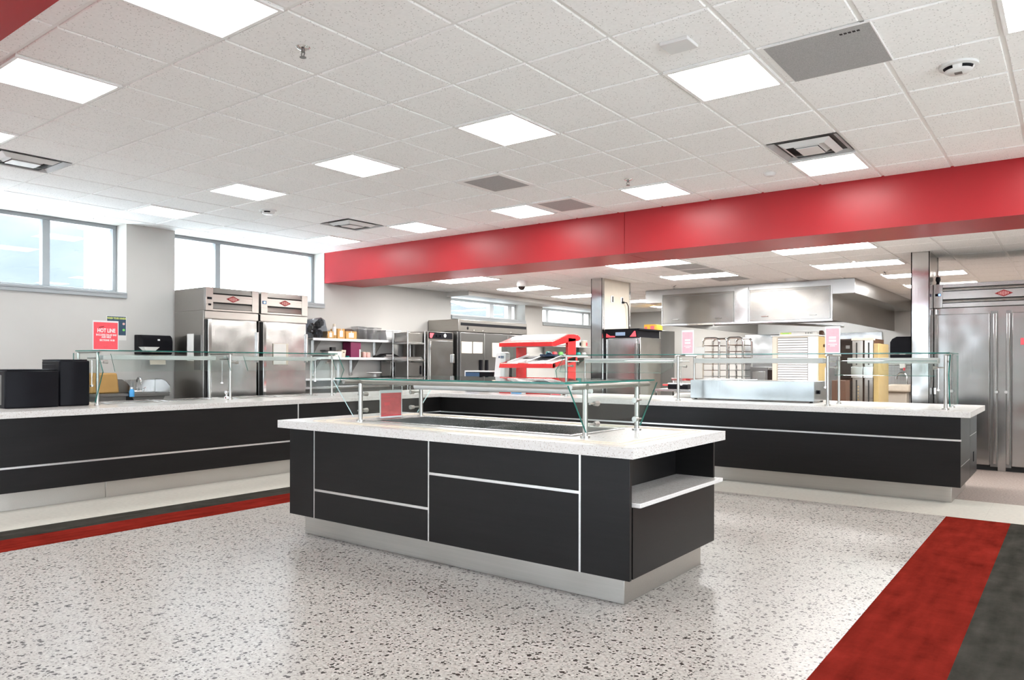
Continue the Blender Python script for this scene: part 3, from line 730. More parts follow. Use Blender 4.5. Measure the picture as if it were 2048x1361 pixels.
for y in (3.365, 6.385):
    part('end_glass', G().prism([(-8.30, 1.395), (-7.745, 1.395), (-7.632, 1.205), (-7.80, .895), (-8.30, .895)], 'x' if 0 else 'y', y-.005, y+.005, 0, 1), ['glass', 'edge'], t)
for a, b in ((3.52, 4.78), (4.96, 6.22)):
    part('light_bar', G().box(-8.13, -7.98, a, b, 1.325, 1.372), 'barwhite', t, .006)
t = T('sneeze_guard', 'long clear glass food guard with a top shelf on the kitchen side counter', 'sneeze guard', (-3.2, 8.3, CT1))
GZ = 1.400
for x in (-5.28, -3.715, -2.05, -.985):
    post(t, x, 8.10, CT1, GZ-.012, .016); post(t, x, 8.56, CT1, GZ-.012, .014)
    part('bracket', G().cyl((x, 8.03, GZ-.010), (x, 8.62, GZ-.010), .010, seg=10).cyl((x, 8.10, GZ-.075), (x, 8.40, GZ-.075), .008, seg=10), 'postmetal', t)
    sg = 1 if x < -1 else -1
    clamp(t, (x, 8.10, 1.265), (sg, 0, 0), .10)
    if -4 < x: part('adjusting_rod', G().cyl((x-.10, 8.4, 1.05), (x-.10, 8.4, 1.27), .004, seg=8).lathe((x-.10, 8.4, 1.045), [(0, -.012), (.02, -.006), (.02, .006), (0, .012)], 12), 'chrome', t)
for a, b in ((-5.34, -3.72), (-3.71, -2.055), (-2.045, -.94)):
    part('top_glass', G().prism([(a, 8.0), (b, 8.0), (b, 8.66), (a, 8.66)], 'z', GZ, GZ+.010, 0, 1), ['glass', 'edge'], t)
for a, b, k in ((-5.30, -3.86, .11), (-1.95, -1.05, .0)):
    p = [(a, 1.185), (b, 1.185), (b+k, 1.255), (b+k, 1.33), (a, 1.33)] if k else [(a, 1.185), (b, 1.185), (b, 1.33), (a, 1.33)]
    g = G(); n = len(p)
    f = [(x, 8.06-(1.385-z)*.55*.8, z) for x, z in p]; h = [(x, yy+.009, z+.004) for x, yy, z in f]
    g.v = f+h; g.f = [tuple(range(n)), tuple(range(n, 2*n))[::-1]]+[(i, (i+1) % n, n+(i+1) % n, n+i) for i in range(n)]; g.mi = [0, 0]+[1]*n
    part('tilted_glass', g, ['glass', 'edge'], t)
for x, m in ((-5.31, 'edge'), (-.955, 'edge')):
    part('end_glass', G().prism([(8.10, 1.39), (7.90, 1.205), (7.99, .895) if x < -3 else (8.09, .895), (8.86 if x > -3 else 8.62, .895), (8.86 if x > -3 else 8.62, 1.39)] if x < -3 else [(8.16, 1.392), (8.06, 1.205), (8.14, .895), (8.74, .895), (8.74, 1.392)], 'x', x-.005, x+.005, 0, 1), ['glass', m], t)
for a, b in ((-5.1, -3.80), (-3.60, -2.14), (-1.90, -1.07)):
    part('light_bar', G().box(a, b, 8.27, 8.40, 1.305, 1.362), 'barwhite', t, .006)
t = T('countertop_food_warmer', 'low stainless box warmer standing on the kitchen side counter under the glass', 'food warmer', (-3.0, 8.7, CT1))
part('body', G().box(-3.73, -2.285, 8.48, 8.99, CT1+.014, 1.104), 'warmer', t, .004)
part('foot', G().cyl((-3.68, 8.53, CT1), (-3.68, 8.53, CT1+.014), .018), 'black', t); part('foot', G().cyl((-2.33, 8.53, CT1), (-2.33, 8.53, CT1+.014), .018), 'black', t)
part('foot', G().cyl((-3.68, 8.94, CT1), (-3.68, 8.94, CT1+.014), .018), 'black', t); part('foot', G().cyl((-2.33, 8.94, CT1), (-2.33, 8.94, CT1+.014), .018), 'black', t)
part('control_knob', G().cyl((-2.285, 8.62, .985), (-2.262, 8.62, .985), .022).box(-2.264, -2.258, 8.614, 8.626, .97, 1.0), 'black', t)
solo('outlet_cover', G().box(-1.52, -1.40, 8.20, 8.26, CT1, CT1+.004), 'beige', 'small flat tan cover plate in the worktop near the counter end', 'cover plate', bevel=.001)

# ------------------------------------------------------------------ refrigerators
def diamond(t, cx, y, cz, w, h):
    bd = part('badge', G().prism([(cx-w/2, cz), (cx, cz-h/2), (cx+w/2, cz), (cx, cz+h/2)], 'y', y-.003, y), 'darkred', t)
    g = G()
    for k in range(-3, 4):
        hh = h*.5*(1-abs(k)*.2)*.62
        g.box(cx+k*w*.085-w*.014, cx+k*w*.085+w*.014, y-.0038, y-.003, cz-hh, cz+hh)
    part('badge_letters', g, 'pinkjar', bd)
def header(t, W, z0, z1, blk, D, steel):
    hh = z1-z0
    part('top_housing', G().box(0, W, .0, D, z0, z1), steel, t, .004)
    part('control_block', G().box(0, blk, -.035, 0, z0, z1), steel, t, .003)
    part('corner_block', G().box(W-blk, W, -.035, 0, z0, z1), steel, t, .003)
    part('louvre_recess', G().box(blk, W-blk, -.006, 0, z0+.02, z1-.01), 'dark', t)
    a, b = z0+hh*.37, z0+hh*.71
    part('badge_band', G().box(blk, W-blk, -.032, -.004, a, b), steel, t, .002)
    for q0, q1 in ((b+hh*.055, z1), (z0+hh*.09, a-hh*.06)):
        part('louvre', G().prism([(-.030, q0), (-.022, q0+.006), (-.004, q1), (-.008, q1), (-.033, q0)], 'x', blk, W-blk), steel, t)
    part('lower_lip', G().box(blk, W-blk, -.03, -.004, z0, z0+hh*.07), steel, t)
    return (a+b)/2, (b-a)
# two single-door upright units by the window
def upright(label, Y, W=.79, leftlock=True):
    t = T('upright_refrigerator', label, 'refrigerator', (-9.08, Y, 0), PI/2, 'tall stainless refrigerators by the window')
    D, Hh, zh = .75, 2.29, 1.985
    part('cabinet', G().box(0, W, .02, D, .12, zh), 'steelw', t, .004)
    zc, hb = header(t, W, zh, Hh, .105, D, 'steelw')
    diamond(t, W*.5, -.033, zc, .20, hb*.85)
    dr = part('door', G().box(.03, W-.04, -.045, .018, .2, 1.87), 'steelv', t, .006)
    part('door_edge_strip', G().box(.035, .075, -.049, -.044, .2, 1.87), 'chrome', dr)
    part('top_rail', G().box(0, W, -.02, .02, 1.88, zh-.01), 'steelw', t, .002)
    part('gasket_gap', G().box(.012, .029, -.012, .02, .2, 1.87), 'dark', t)
    part('door_handle', G().box(W-.05, W-.028, -.075, -.045, 1.30, 1.72), 'steel', dr, .005)
    part('kick_plate', G().box(0, W, .05, D, .02, .12), 'steeld', t)
    for x in (.06, W-.06):
        for yy in (.12, D-.08): part('foot', G().cyl((x, yy, 0), (x, yy, .03), .025), 'black', t)
    return t
f1 = upright('tall stainless refrigerator nearest the pilaster, with a paper strip taped to its side', 5.27)
part('digital_display', G().box(.02, .085, -.038, -.034, 2.13, 2.16), 'black', f1); part('switch', G().box(.035, .075, -.038, -.034, 2.05, 2.075), 'black', f1)
f2 = upright('tall stainless refrigerator with a white notice on its door, next to the wall shelves', 6.095)
part('digital_display', G().box(.02, .085, -.038, -.034, 2.12, 2.165), 'navy', f2); part('lit_digits', G().box(.04, .07, -.040, -.038, 2.13, 2.155), 'blue', f2)
solo('paper_strip', G().box(-9.49, -9.33, 5.262, 5.2695, 1.32, 1.68), 'paper', 'white paper strip taped on the side of the first tall refrigerator', 'paper')
solo('notice_board', G().box(-9.30, -9.14, 5.255, 5.2695, 1.20, 1.66), 'steeld', 'dark grey clip panel beside the paper strip on the refrigerator side', 'panel')
t = T('door_notice', 'white notice in a tan edged holder on the second tall refrigerator door', 'paper', (-9.03, 6.40, 1.27))
part('holder', G().box(-9.034, -9.022, 6.28, 6.53, 1.27, 1.57), 'offpaper', t, .002); part('sheet', G().box(-9.022, -9.019, 6.285, 6.49, 1.275, 1.565), 'paper', t)
# wide unit at the right-hand end of the counter
t = T('roll_in_refrigerator', 'wide two-door stainless refrigerator standing behind the end of the counter', 'refrigerator', (-1.44, 10.75, 0))
def wp(n, g, m, bev=0, lab=None):
    g.v = [(v[0]-1.44, v[1]+10.75, v[2]) for v in g.v]; return part(n, g, m, t, bev, lab)
W, D, Hh, zh = 1.78, .9, 2.31, 2.01
wp('cabinet', G().box(0, W, .02, D, .07, zh), 'steelv', .004)
wp('top_housing', G().box(0, W, 0, D, zh, Hh), 'steel', .004)
wp('control_block', G().box(0, .10, -.035, 0, zh, Hh), 'steel', .003)
wp('louvre_recess', G().box(.10, W, -.006, 0, zh, Hh-.01), 'dark')
for a, b in ((2.262, 2.31), (2.115, 2.215), (2.012, 2.066)): wp('housing_band', G().box(.10, W, -.032, -.004, a, b), 'steel', .003)
for a in (2.228, 2.078): wp('louvre', G().prism([(-.026, a), (-.010, a+.022), (-.006, a+.022), (-.024, a-.003)], 'x', .10, W), 'chrome')
cx, cz, ww, hh = .745, 2.163, .185, .085
wp('badge', G().prism([(cx-ww/2, cz), (cx, cz-hh/2), (cx+ww/2, cz), (cx, cz+hh/2)], 'y', -.036, -.031), 'darkred')
g = G()
for k in range(-3, 4): q = hh*.5*(1-abs(k)*.2)*.62; g.box(cx+k*ww*.085-.0026, cx+k*ww*.085+.0026, -.0368, -.036, cz-q, cz+q)
wp('badge_letters', g, 'pinkjar')
wp('digital_display', G().box(.02, .085, -.039, -.034, 2.158, 2.190), 'black'); wp('lit_digits', G().box(.055, .08, -.041, -.039, 2.163, 2.186), 'blue')
for x0, x1 in ((.04, .603), (.83, 1.72)):
    wp('door', G().box(x0, x1, -.045, .018, .07, 1.925), 'steelv', .006)
wp('door_frame_strip', G().box(.610, .685, -.02, .02, .05, 1.95), 'steeld'); wp('door_frame_strip', G().box(.768, .822, -.02, .02, .05, 1.95), 'steeld')
wp('door_handle', G().box(.640, .676, -.07, -.02, .09, 1.92), 'steelv', .006); wp('door_handle', G().box(.774, .808, -.07, -.02, .09, 1.92), 'steelv', .006)
wp('mullion', G().box(.686, .767, -.012, .02, .0, 1.95), 'steelv')
for x in (.676, .772): wp('door_latch', G().cyl((x, -.075, .965), (x, -.05, .965), .018, seg=12), 'chrome')
wp('door_hinge', G().cyl((.02, -.04, .92), (.02, -.04, 1.0), .02), 'chrome', 0); wp('door_hinge', G().cyl((.03, -.04, 1.93), (.03, -.04, 1.99), .015), 'chrome', 0)
wp('toe_gap', G().box(.01, W-.01, .03, D-.02, 0, .07), 'dark')
solo('red_sticker', G().box(-.525, -.40, 10.698, 10.7045, 1.535, 1.615), 'signred', 'small red sticker on the second door of the wide refrigerator', 'sticker')
solo('rooftop_knob', G().lathe((-1.40, 10.80, 2.31), [(0, .10), (.025, .10), (.03, .06), (.018, .03), (.025, 0)], 14), 'black', 'small black knob on top of the wide refrigerator', 'knob')
# three-door unit on the kitchen stretch of the window wall
t = T('reach_in_refrigerator', 'three-door stainless refrigerator with a dark vent strip under the kitchen windows', 'refrigerator', (-9.45, 11.37, 0))
X = -9.10
part('cabinet', G().box(-9.86, X-.02, 10.30, 12.45, .14, 1.885), 'steeld', t, .004)
part('top_housing', G().box(-9.86, X+.01, 10.30, 12.45, 1.89, 2.115), 'steelw', t, .006)
part('vent_slot', G().box(X+.008, X+.014, 10.36, 12.42, 2.0, 2.055), 'black', t)
part('oval_badge', G().lathe((X+.010, 10.56, 1.955), [(0, .006), (.02, .006), (.03, 0)], 20, 0, 'x'), 'black', t)
for y0, y1 in ((10.33, 11.015), (11.03, 11.76), (11.775, 12.42)): 
    dr = part('door', G().box(X-.02, X+.03, y0, y1, .18, 1.87), 'steeld', t, .005)
    y = {10.33: 10.925, 11.03: 11.10, 11.775: 11.86}[y0]
    part('door_handle', G().box(X+.03, X+.036, y-.045, y+.045, .95, 1.36).box(X+.036, X+.06, y-.04, y-.02, .95, 1.36), 'black', dr)
for y in (10.75, 11.02, 11.9): part('lock', G().cyl((X+.01, y, 1.915), (X+.018, y, 1.915), .012), 'chrome', t)
part('kick_plate', G().box(-9.84, X-.04, 10.32, 12.43, 0, .14), 'dark', t)
for (y0, y1, z0, z1), s in zip(((10.36, 10.66, 1.485, 1.70), (10.69, 10.97, 1.485, 1.70), (11.27, 11.56, 1.42, 1.695)), ('ruled cream paper first on the three-door refrigerator', 'cream paper second on the three-door refrigerator, beside the ruled one', 'tall cream paper on the middle door of the three-door refrigerator')):
    t2 = T('posted_paper', s, 'paper', (X+.032, (y0+y1)/2, z0), 0, 'papers on the three-door refrigerator')
    part('sheet', G().box(X+.0305, X+.033, y0, y1, z0, z1), 'offpaper', t2)
    if y0 < 10.4:
        part('ruled_lines', G().box(X+.033, X+.0335, y0+.01, y1-.01, z0+.07, z0+.075).box(X+.033, X+.0335, y0+.01, y1-.01, z0+.13, z0+.135), 'beige', t2)
# heated cabinet in front of it
t = T('holding_cabinet', 'narrow stainless heated cabinet with a black and red control strip, beside the three-door refrigerator', 'heated cabinet', (-9.4, 9.85, 0))
part('body', G().box(-9.75, -9.13, 9.53, 10.20, .12, 1.86), 'steelw', t, .006)
part('door', G().box(-9.13, -9.10, 9.56, 10.16, .2, 1.70), 'steelv', t, .005)
cp = part('control_panel', G().box(-9.13, -9.105, 9.545, 10.15, 1.735, 1.85), 'black', t, .002)
part('red_flash', G().prism([(9.55, 1.75), (9.60, 1.74), (9.66, 1.83), (9.55, 1.83)], 'x', -9.104, -9.103), 'signred', cp)
for y in (9.73, 9.83): part('control_knob', G().cyl((-9.105, y, 1.79), (-9.085, y, 1.79), .022), 'black', cp)
part('dial', G().lathe((-9.105, 9.95, 1.795), [(0, .004), (.028, .004), (.034, 0)], 18, 0, 'x'), 'paper', cp)
part('door_handle', G().box(-9.10, -9.06, 10.12, 10.16, 1.30, 1.46), 'steel', t, .006)
part('door_hinge', G().box(-9.10, -9.085, 9.545, 9.575, 1.53, 1.68), 'chrome', t, .003)
for x in (-9.68, -9.2):
    for y in (9.6, 10.13): part('caster', G().cyl((x, y-.02, .06), (x, y+.02, .06), .06), 'black', t)
# cabinet in front of the cream sided column
t = T('proofing_cabinet', 'stainless holding cabinet with a black and red display, against the cream sided column', 'heated cabinet', (-5.87, 11.0, 0))
part('body', G().box(-6.160, -5.54, 10.66, 11.40, .14, 1.72), 'steelv', t, .005)
part('top_cap', G().box(-6.164, -5.53, 10.60, 11.42, 1.835, 1.86), 'black', t, .004)
cp = part('control_panel', G().box(-6.15, -5.57, 10.605, 11.40, 1.715, 1.835), 'black', t, .003)
part('display', G().box(-5.96, -5.785, 10.602, 10.606, 1.75, 1.805), 'lcd', cp)
part('red_swoosh', G().prism([(-6.13, 1.79), (-6.06, 1.75), (-5.97, 1.745), (-5.97, 1.725), (-6.14, 1.722)], 'y', 10.602, 10.605).prism([(-5.70, 1.73), (-5.62, 1.82), (-5.60, 1.82), (-5.585, 1.73)], 'y', 10.602, 10.605), 'signred', cp)
part('door', G().box(-6.15, -5.585, 10.615, 10.66, .22, 1.70), 'steelv', t, .004)
part('door_handle', G().box(-5.60, -5.565, 10.57, 10.615, 1.0, 1.62), 'steeld', t, .004)
part('hinge_post', G().box(-6.165, -6.151, 10.60, 10.659, .2, 1.83), 'black', t)
for x in (-6.07, -5.6):
    for y in (10.72, 11.3): part('caster', G().cyl((x-.02, y, .07), (x+.02, y, .07), .07), 'black', t)
for k, (y, s) in enumerate(((10.855, 'empty black and white outlet on the cream column side'), (11.19, 'outlet on the cream column side with a cord plugged in'))):
    t = T('wall_outlet', s, 'outlet', (-6.168, y, 2.32))
    part('plate', G().box(-6.172, -6.164, y-.045, y+.045, 2.315, 2.43), 'white', t, .002); part('socket', G().box(-6.164, -6.160, y-.0, y+.03, 2.325, 2.42), 'black', t)
    if k: part('plug', G().box(-6.162, -6.13, y-.02, y+.03, 2.325, 2.355), 'black', t, .005)
solo('power_cord', G().tube([(-6.135, 11.2, 2.34), (-6.12, 11.27, 2.34), (-6.12, 11.33, 2.28), (-6.13, 11.36, 2.1), (-6.14, 11.385, 1.95), (-6.14, 11.39, 1.862)], .008), 'black', 'dark power cord hanging down the cream column side', 'cord')

# ------------------------------------------------------------------ wall of shelves
t = T('wall_shelf', 'upper bracketed metal shelf on the window wall, holding boxes and clear tubs', 'shelf', (-9.75, 8.45, 1.67), 0, 'bracketed wall shelves')
def bracket(y, z): part('bracket', G().prism([(-9.89, z), (-9.66, z), (-9.89, z-.26)], 'y', y-.003, y+.003).box(-9.898, -9.885, y-.03, y+.03, z-.28, z), 'steel', t)
part('board', G().box(-9.89, -9.62, 7.42, 9.42, 1.672, 1.692), 'steel', t, .003); part('front_lip', G().box(-9.625, -9.610, 7.42, 9.42, 1.655, 1.697), 'whitegloss', t, .004)
bracket(7.62, 1.672); bracket(8.95, 1.672)
t = T('wall_shelf', 'lower bracketed metal shelf on the window wall, holding a magenta binder and jars', 'shelf', (-9.75, 8.45, 1.36), 0, 'bracketed wall shelves')
part('board', G().box(-9.89, -9.62, 7.42, 9.42, 1.366, 1.386), 'steel', t, .003); part('front_lip', G().box(-9.625, -9.610, 7.42, 9.42, 1.349, 1.391), 'whitegloss', t, .004)
bracket(7.62, 1.366); bracket(8.42, 1.366)
t = T('work_table', 'stainless table with a raised shelf below the wall shelves', 'table', (-9.62, 8.4, 0))
part('tabletop', G().box(-9.88, -9.57, 7.2, 9.40, .88, .92), 'steel', t, .004); part('raised_shelf', G().box(-9.88, -9.566, 7.2, 9.42, 1.028, 1.046), 'steel', t, .003)
part('shelf_lip', G().box(-9.565, -9.55, 7.2, 9.42, 1.015, 1.052), 'whitegloss', t, .004)
part('shelf_upright', G().box(-9.88, -9.6, 7.25, 7.28, .92, 1.028), 'steel', t); part('shelf_upright', G().box(-9.88, -9.6, 9.33, 9.36, .92, 1.028), 'steel', t)
for x in (-9.84, -9.61):
    for y in (7.24, 9.36): part('leg', G().cyl((x, y, 0), (x, y, .88), .02), 'steel', t)
t = T('shelving_rack', 'stainless shelving rack between the wall shelves and the heated cabinet', 'rack', (-9.35, 9.27, 0))
for x in (-9.535, -9.17):
    for y in (9.07, 9.49): part('upright', G().cyl((x, y, 0), (x, y, 1.86), .014), 'steel', t)
for z in (1.05, 1.36, 1.655): part('shelf', G().box(-9.548, -9.16, 9.06, 9.50, z-.03, z), 'steel', t, .003)
part('shelf', G().box(-9.548, -9.16, 9.06, 9.50, .25, .28), 'steel', t, .003)
t = T('warming_drawer', 'dull stainless appliance with a black handle on the rack below its middle shelf', 'appliance', (-9.45, 9.28, 1.05))
part('body', G().box(-9.52, -9.20, 9.09, 9.475, 1.05, 1.31), 'steeld', t, .004); part('handle', G().box(-9.2, -9.18, 9.40, 9.425, 1.10, 1.25), 'black', t, .004)
solo('roasting_pan', G().prism([(9.09, 1.656), (9.47, 1.656), (9.485, 1.83), (9.075, 1.83)], 'x', -9.52, -9.2), 'steelw', 'deep dull metal pan on the top shelf of the rack', 'pan', bevel=.01)
solo('sheet_pan_stack', G().box(-9.53, -9.2, 9.08, 9.48, 1.361, 1.385).box(-9.52, -9.21, 9.085, 9.475, 1.385, 1.405), 'steel', 'flat metal trays on the middle shelf of the rack', 'tray')
S1, S2, S3 = 1.692, 1.386, 1.046
# upper shelf
t = T('garment_bag', 'clear plastic bag stuffed with black cloth at the end of the upper shelf', 'bag', (-9.75, 7.56, S1))
g = G()
for k in range(7):
    a = k*PI/3; g.lathe((-9.75+.05*math.cos(a), 7.57+.06*math.sin(a*1.3), S1+.03+.035*k), [(0, -.05), (.055, -.03), (.06, .03), (.03, .07), (0, .08)], 9)
part('black_cloth', g, 'blackmatte', t)
bagp = [(7.42, S1+.002), (7.70, S1+.002), (7.74, S1+.08), (7.68, S1+.30), (7.60, S1+.335), (7.50, S1+.32), (7.44, S1+.30), (7.40, S1+.12)]
part('plastic_film', G().prism(bagp, 'x', -9.87, -9.63), 'bag', t, .02)
def carton(label, y0, y1, z0, h, x0=-9.85, x1=-9.66, tag_=True, flap=False, mat='card'):
    t = T('cardboard_box', label, 'box', ((x0+x1)/2, (y0+y1)/2, z0), 0, 'cardboard boxes on the upper shelf')
    part('carton', G().box(x0, x1, y0, y1, z0, z0+h), mat, t, .003)
    part('tape', G().box(x0, x1+.001, (y0+y1)/2-.012, (y0+y1)/2+.012, z0+h*.75, z0+h+.001), 'offpaper', t)
    if tag_: part('shipping_label', G().box(x1, x1+.002, y0+(y1-y0)*.25, y0+(y1-y0)*.72, z0+h*.2, z0+h*.8), 'paper', t)
    if flap: part('open_flap', G().prism([(x0, z0+h), (x1, z0+h), ((x0+x1)/2, z0+h+.04)], 'y', y0+.03, y1-.03), 'brown', t)
carton('low orange-brown carton beside the plastic bag', 7.745, 7.87, S1, .12)
carton('taller carton with a big white label, beside the spray bottle', 7.955, 8.10, S1, .17)
carton('carton with an open top, next to the clear tubs', 8.125, 8.355, S1, .135, flap=True)
t = T('squeeze_bottle', 'white bottle with an orange base between two cartons', 'bottle', (-9.70, 7.91, S1))
part('bottle_body', G().lathe((-9.70, 7.91, S1), [(0, 0), (.033, 0), (.034, .16), (.026, .20), (0, .20)], 16), 'white', t); part('cap', G().lathe((-9.70, 7.91, S1+.20), [(.024, 0), (.022, .045), (0, .045)], 14), 'offpaper', t)
part('label_band', G().lathe((-9.70, 7.91, S1+.01), [(.0345, 0), (.0355, .05)], 16), 'tan', t)
for (y0, y1, h, s) in ((8.40, 8.535, .225, 'clear plastic storage tub, the narrow one beside the open carton'), (8.55, 8.73, .215, 'clear plastic storage tub in the middle of the tub stack'), (8.745, 8.915, .215, 'clear plastic storage tub nearest the white bin')):
    t = T('storage_tub', s, 'tub', (-9.76, (y0+y1)/2, S1), 0, 'clear tubs on the upper shelf')
    part('tub', G().prism([(y0+.01, S1), (y1-.01, S1), (y1, S1+h), (y0, S1+h)], 'x', -9.86, -9.66), 'clearplastic', t, .006)
    part('tub_rim', G().box(-9.865, -9.655, y0-.002, y1+.002, S1+h-.012, S1+h), 'clearplastic', t)
    part('nested_tubs', G().prism([(y0+.02, S1+.02), (y1-.02, S1+.02), (y1-.012, S1+h*.8), (y0+.012, S1+h*.8)], 'x', -9.845, -9.68), 'clearplastic', t)
t = T('storage_bin', 'white square bin with a lid on the upper shelf', 'bin', (-9.75, 9.18, S1))
part('bin_body', G().prism([(9.03, S1), (9.34, S1), (9.365, S1+.165), (9.0, S1+.165)], 'x', -9.86, -9.64), 'white', t, .012); part('bin_lid', G().box(-9.87, -9.63, 8.995, 9.37, S1+.165, S1+.185), 'white', t, .006)
solo('bottle_cap', G().lathe((-9.74, 9.405, S1), [(0, .05), (.015, .05), (.018, .02), (.02, 0)], 12), 'white', 'tiny white cap at the end of the upper shelf', 'cap')
# lower shelf
t = T('supply_box', 'white open box with black utensils on the lower shelf', 'box', (-9.72, 7.94, S2))
part('box_body', G().box(-9.82, -9.65, 7.75, 8.03, S2, S2+.10), 'paper', t, .004); part('utensils', G().box(-9.76, -9.70, 7.86, 7.95, S2+.10, S2+.17).box(-9.75, -9.71, 7.89, 7.92, S2+.06, S2+.12).box(-9.80, -9.66, 7.70, 7.88, S2+.10, S2+.115), 'blackmatte', t, .006)
t = T('tan_canister', 'slanted tan container beside the white utensil box', 'container', (-9.72, 8.08, S2))
part('container_body', G().prism([(8.04, S2), (8.11, S2), (8.13, S2+.125), (8.03, S2+.125)], 'x', -9.80, -9.66), 'offpaper', t, .006); part('mark', G().box(-9.66, -9.658, 8.06, 8.095, S2+.08, S2+.095), 'brown', t)
solo('green_bowl', G().lathe((-9.68, 8.172, S2), [(.02, 0), (.031, .02), (.035, .028), (0, .03)], 16), 'teal', 'small green dish beside the magenta binder', 'dish')
t = T('ring_binder', 'magenta binder standing upright on the lower shelf', 'binder', (-9.74, 8.33, S2))
part('covers', G().box(-9.85, -9.64, 8.21, 8.43, S2, S2+.262), 'magenta', t, .006); part('spine_label', G().box(-9.64, -9.638, 8.395, 8.425, S2+.01, S2+.14), 'paper', t)
def jar(label, y, r, h, m, x=-9.70):
    t = T('jar', label, 'jar', (x, y, S2), 0, 'jars on the lower shelf')
    part('jar_body', G().lathe((x, y, S2), [(0, 0), (r*.92, 0), (r, h*.15), (r, h*.8), (r*.8, h*.9)], 16), m, t); part('lid', G().lathe((x, y, S2+h*.9), [(r*.85, 0), (r*.85, h*.1), (0, h*.1)], 16), 'beige' if m != 'brown' else 'brown', t)
jar('brown jar beside the magenta binder', 8.475, .032, .095, 'brown'); jar('pinkish jar in the middle of the three jars', 8.55, .038, .105, 'pinkjar'); jar('pinkish jar farthest from the magenta binder', 8.64, .042, .10, 'pinkjar')
t = T('tray_pile', 'pile of dark and pale serving trays on the lower shelf', 'trays', (-9.74, 9.15, S2))
part('dark_tray', G().prism([(8.87, S2), (9.41, S2), (9.38, S2+.02), (9.20, S2+.085), (9.05, S2+.075), (8.90, S2+.02)], 'x', -9.84, -9.66), 'blackmatte', t, .006)
part('pale_tray', G().box(-9.66, -9.635, 8.97, 9.36, S2+.006, S2+.022), 'paper', t); part('pale_tray', G().box(-9.66, -9.64, 9.02, 9.16, S2+.03, S2+.062), 'paper', t)
# raised table shelf
t = T('portion_scale', 'white dish scale on the raised table shelf', 'scale', (-9.66, 8.75, S3))
part('scale_foot', G().lathe((-9.66, 8.75, S3), [(0, 0), (.05, 0), (.035, .03), (.03, .06), (0, .06)], 18), 'white', t); part('dish', G().lathe((-9.66, 8.75, S3+.06), [(0, 0), (.08, .004), (.135, .022), (.125, .032), (0, .03)], 26), 'whitegloss', t)
t = T('conveyor_toaster', 'stainless conveyor toaster with a black mouth on the raised table shelf', 'toaster', (-9.7, 9.24, S3))
part('housing', G().box(-9.84, -9.58, 9.07, 9.42, S3+.02, S3+.285), 'steelv', t, .005); part('top_rack', G().box(-9.84, -9.58, 9.06, 9.40, S3+.285, S3+.298), 'steel', t, .006)
part('toast_opening', G().box(-9.58, -9.577, 9.13, 9.36, S3+.19, S3+.255), 'black', t); cp = part('control_panel', G().box(-9.58, -9.576, 9.13, 9.36, S3+.03, S3+.10), 'black', t)
for y in (9.18, 9.31): part('control_knob', G().cyl((-9.576, y, S3+.065), (-9.562, y, S3+.065), .018), 'chrome', cp)
part('feed_lip', G().box(-9.58, -9.56, 9.12, 9.37, S3+.12, S3+.175), 'steel', t, .006)
for y in (9.1, 9.39): part('foot', G().cyl((-9.62, y, S3), (-9.62, y, S3+.02), .012), 'black', t)

# ------------------------------------------------------------------ hand sink, poster, dispenser, window end of the counter
t = T('hand_sink', 'stainless hand sink with a gooseneck tap on the wall beneath the towel dispenser', 'sink', (-9.7, 4.8, .78))
part('back_splash', G().box(-9.898, -9.885, 4.52, 5.03, .86, 1.07), 'steel', t, .003)
part('side_splash', G().prism([(-9.89, .90), (-9.50, .90), (-9.50, .99), (-9.60, 1.05), (-9.72, 1.08), (-9.89, 1.08)], 'y', 5.03, 5.04), 'steel', t)
part('side_splash', G().prism([(-9.89, .90), (-9.50, .90), (-9.50, .99), (-9.60, 1.05), (-9.72, 1.08), (-9.89, 1.08)], 'y', 4.51, 4.52), 'steel', t)
part('basin', G().box(-9.885, -9.50, 4.52, 4.56, .86, .905).box(-9.885, -9.50, 4.99, 5.03, .86, .905).box(-9.885, -9.80, 4.56, 4.99, .86, .905).box(-9.54, -9.50, 4.56, 4.99, .86, .905).prism([(4.56, .86), (4.99, .86), (4.93, .74), (4.62, .74)], 'x', -9.80, -9.54), 'steeld', t, .003)
pts = [(-9.83, 4.76, .905+k*.02) for k in range(8)]+[(-9.83+.055-.055*math.cos(a), 4.76, 1.045+.06*math.sin(a)) for a in [k*PI/8 for k in range(1, 9)]]+[(-9.72, 4.76, 1.01)]
part('spout', G().tube(pts, .012, 10), 'chrome', t)
for y in (4.68, 4.84): part('tap_handle', G().cyl((-9.83, y, .905), (-9.83, y, .955), .014).cyl((-9.83, y, .955), (-9.77, y, .965), .008), 'chrome', t)
part('tap_base', G().cyl((-9.83, 4.70, .915), (-9.83, 4.82, .915), .016), 'chrome', t)
part('bracket', G().prism([(-9.89, .74), (-9.60, .74), (-9.89, .55)], 'y', 4.7, 4.71), 'steeld', t)
t = T('towel_dispenser', 'black paper towel dispenser on the window wall with a towel hanging out', 'dispenser', (-9.78, 4.98, 1.36))
pr = [(-9.898, 1.40), (-9.70, 1.40), (-9.67, 1.44), (-9.67, 1.58), (-9.69, 1.63), (-9.73, 1.66), (-9.898, 1.665)]
part('body', G().prism(pr, 'y', 4.755, 5.165), 'black', t, .012)
part('badge', G().box(-9.672, -9.667, 4.955, 4.985, 1.585, 1.605), 'white', t)
part('hinge_seam', G().box(-9.80, -9.797, 4.752, 5.168, 1.41, 1.66), 'dark', t)
solo('paper_towel', G().prism([(-9.765, 1.40), (-9.76, 1.40), (-9.735, 1.27), (-9.74, 1.27)], 'y', 4.89, 5.10), 'offpaper', 'strip of paper towel hanging from the black dispenser', 'paper towel')
t = T('wall_poster', 'navy and lime poster taped to the window wall behind the hot line sign', 'poster', (-9.895, 4.54, 1.60))
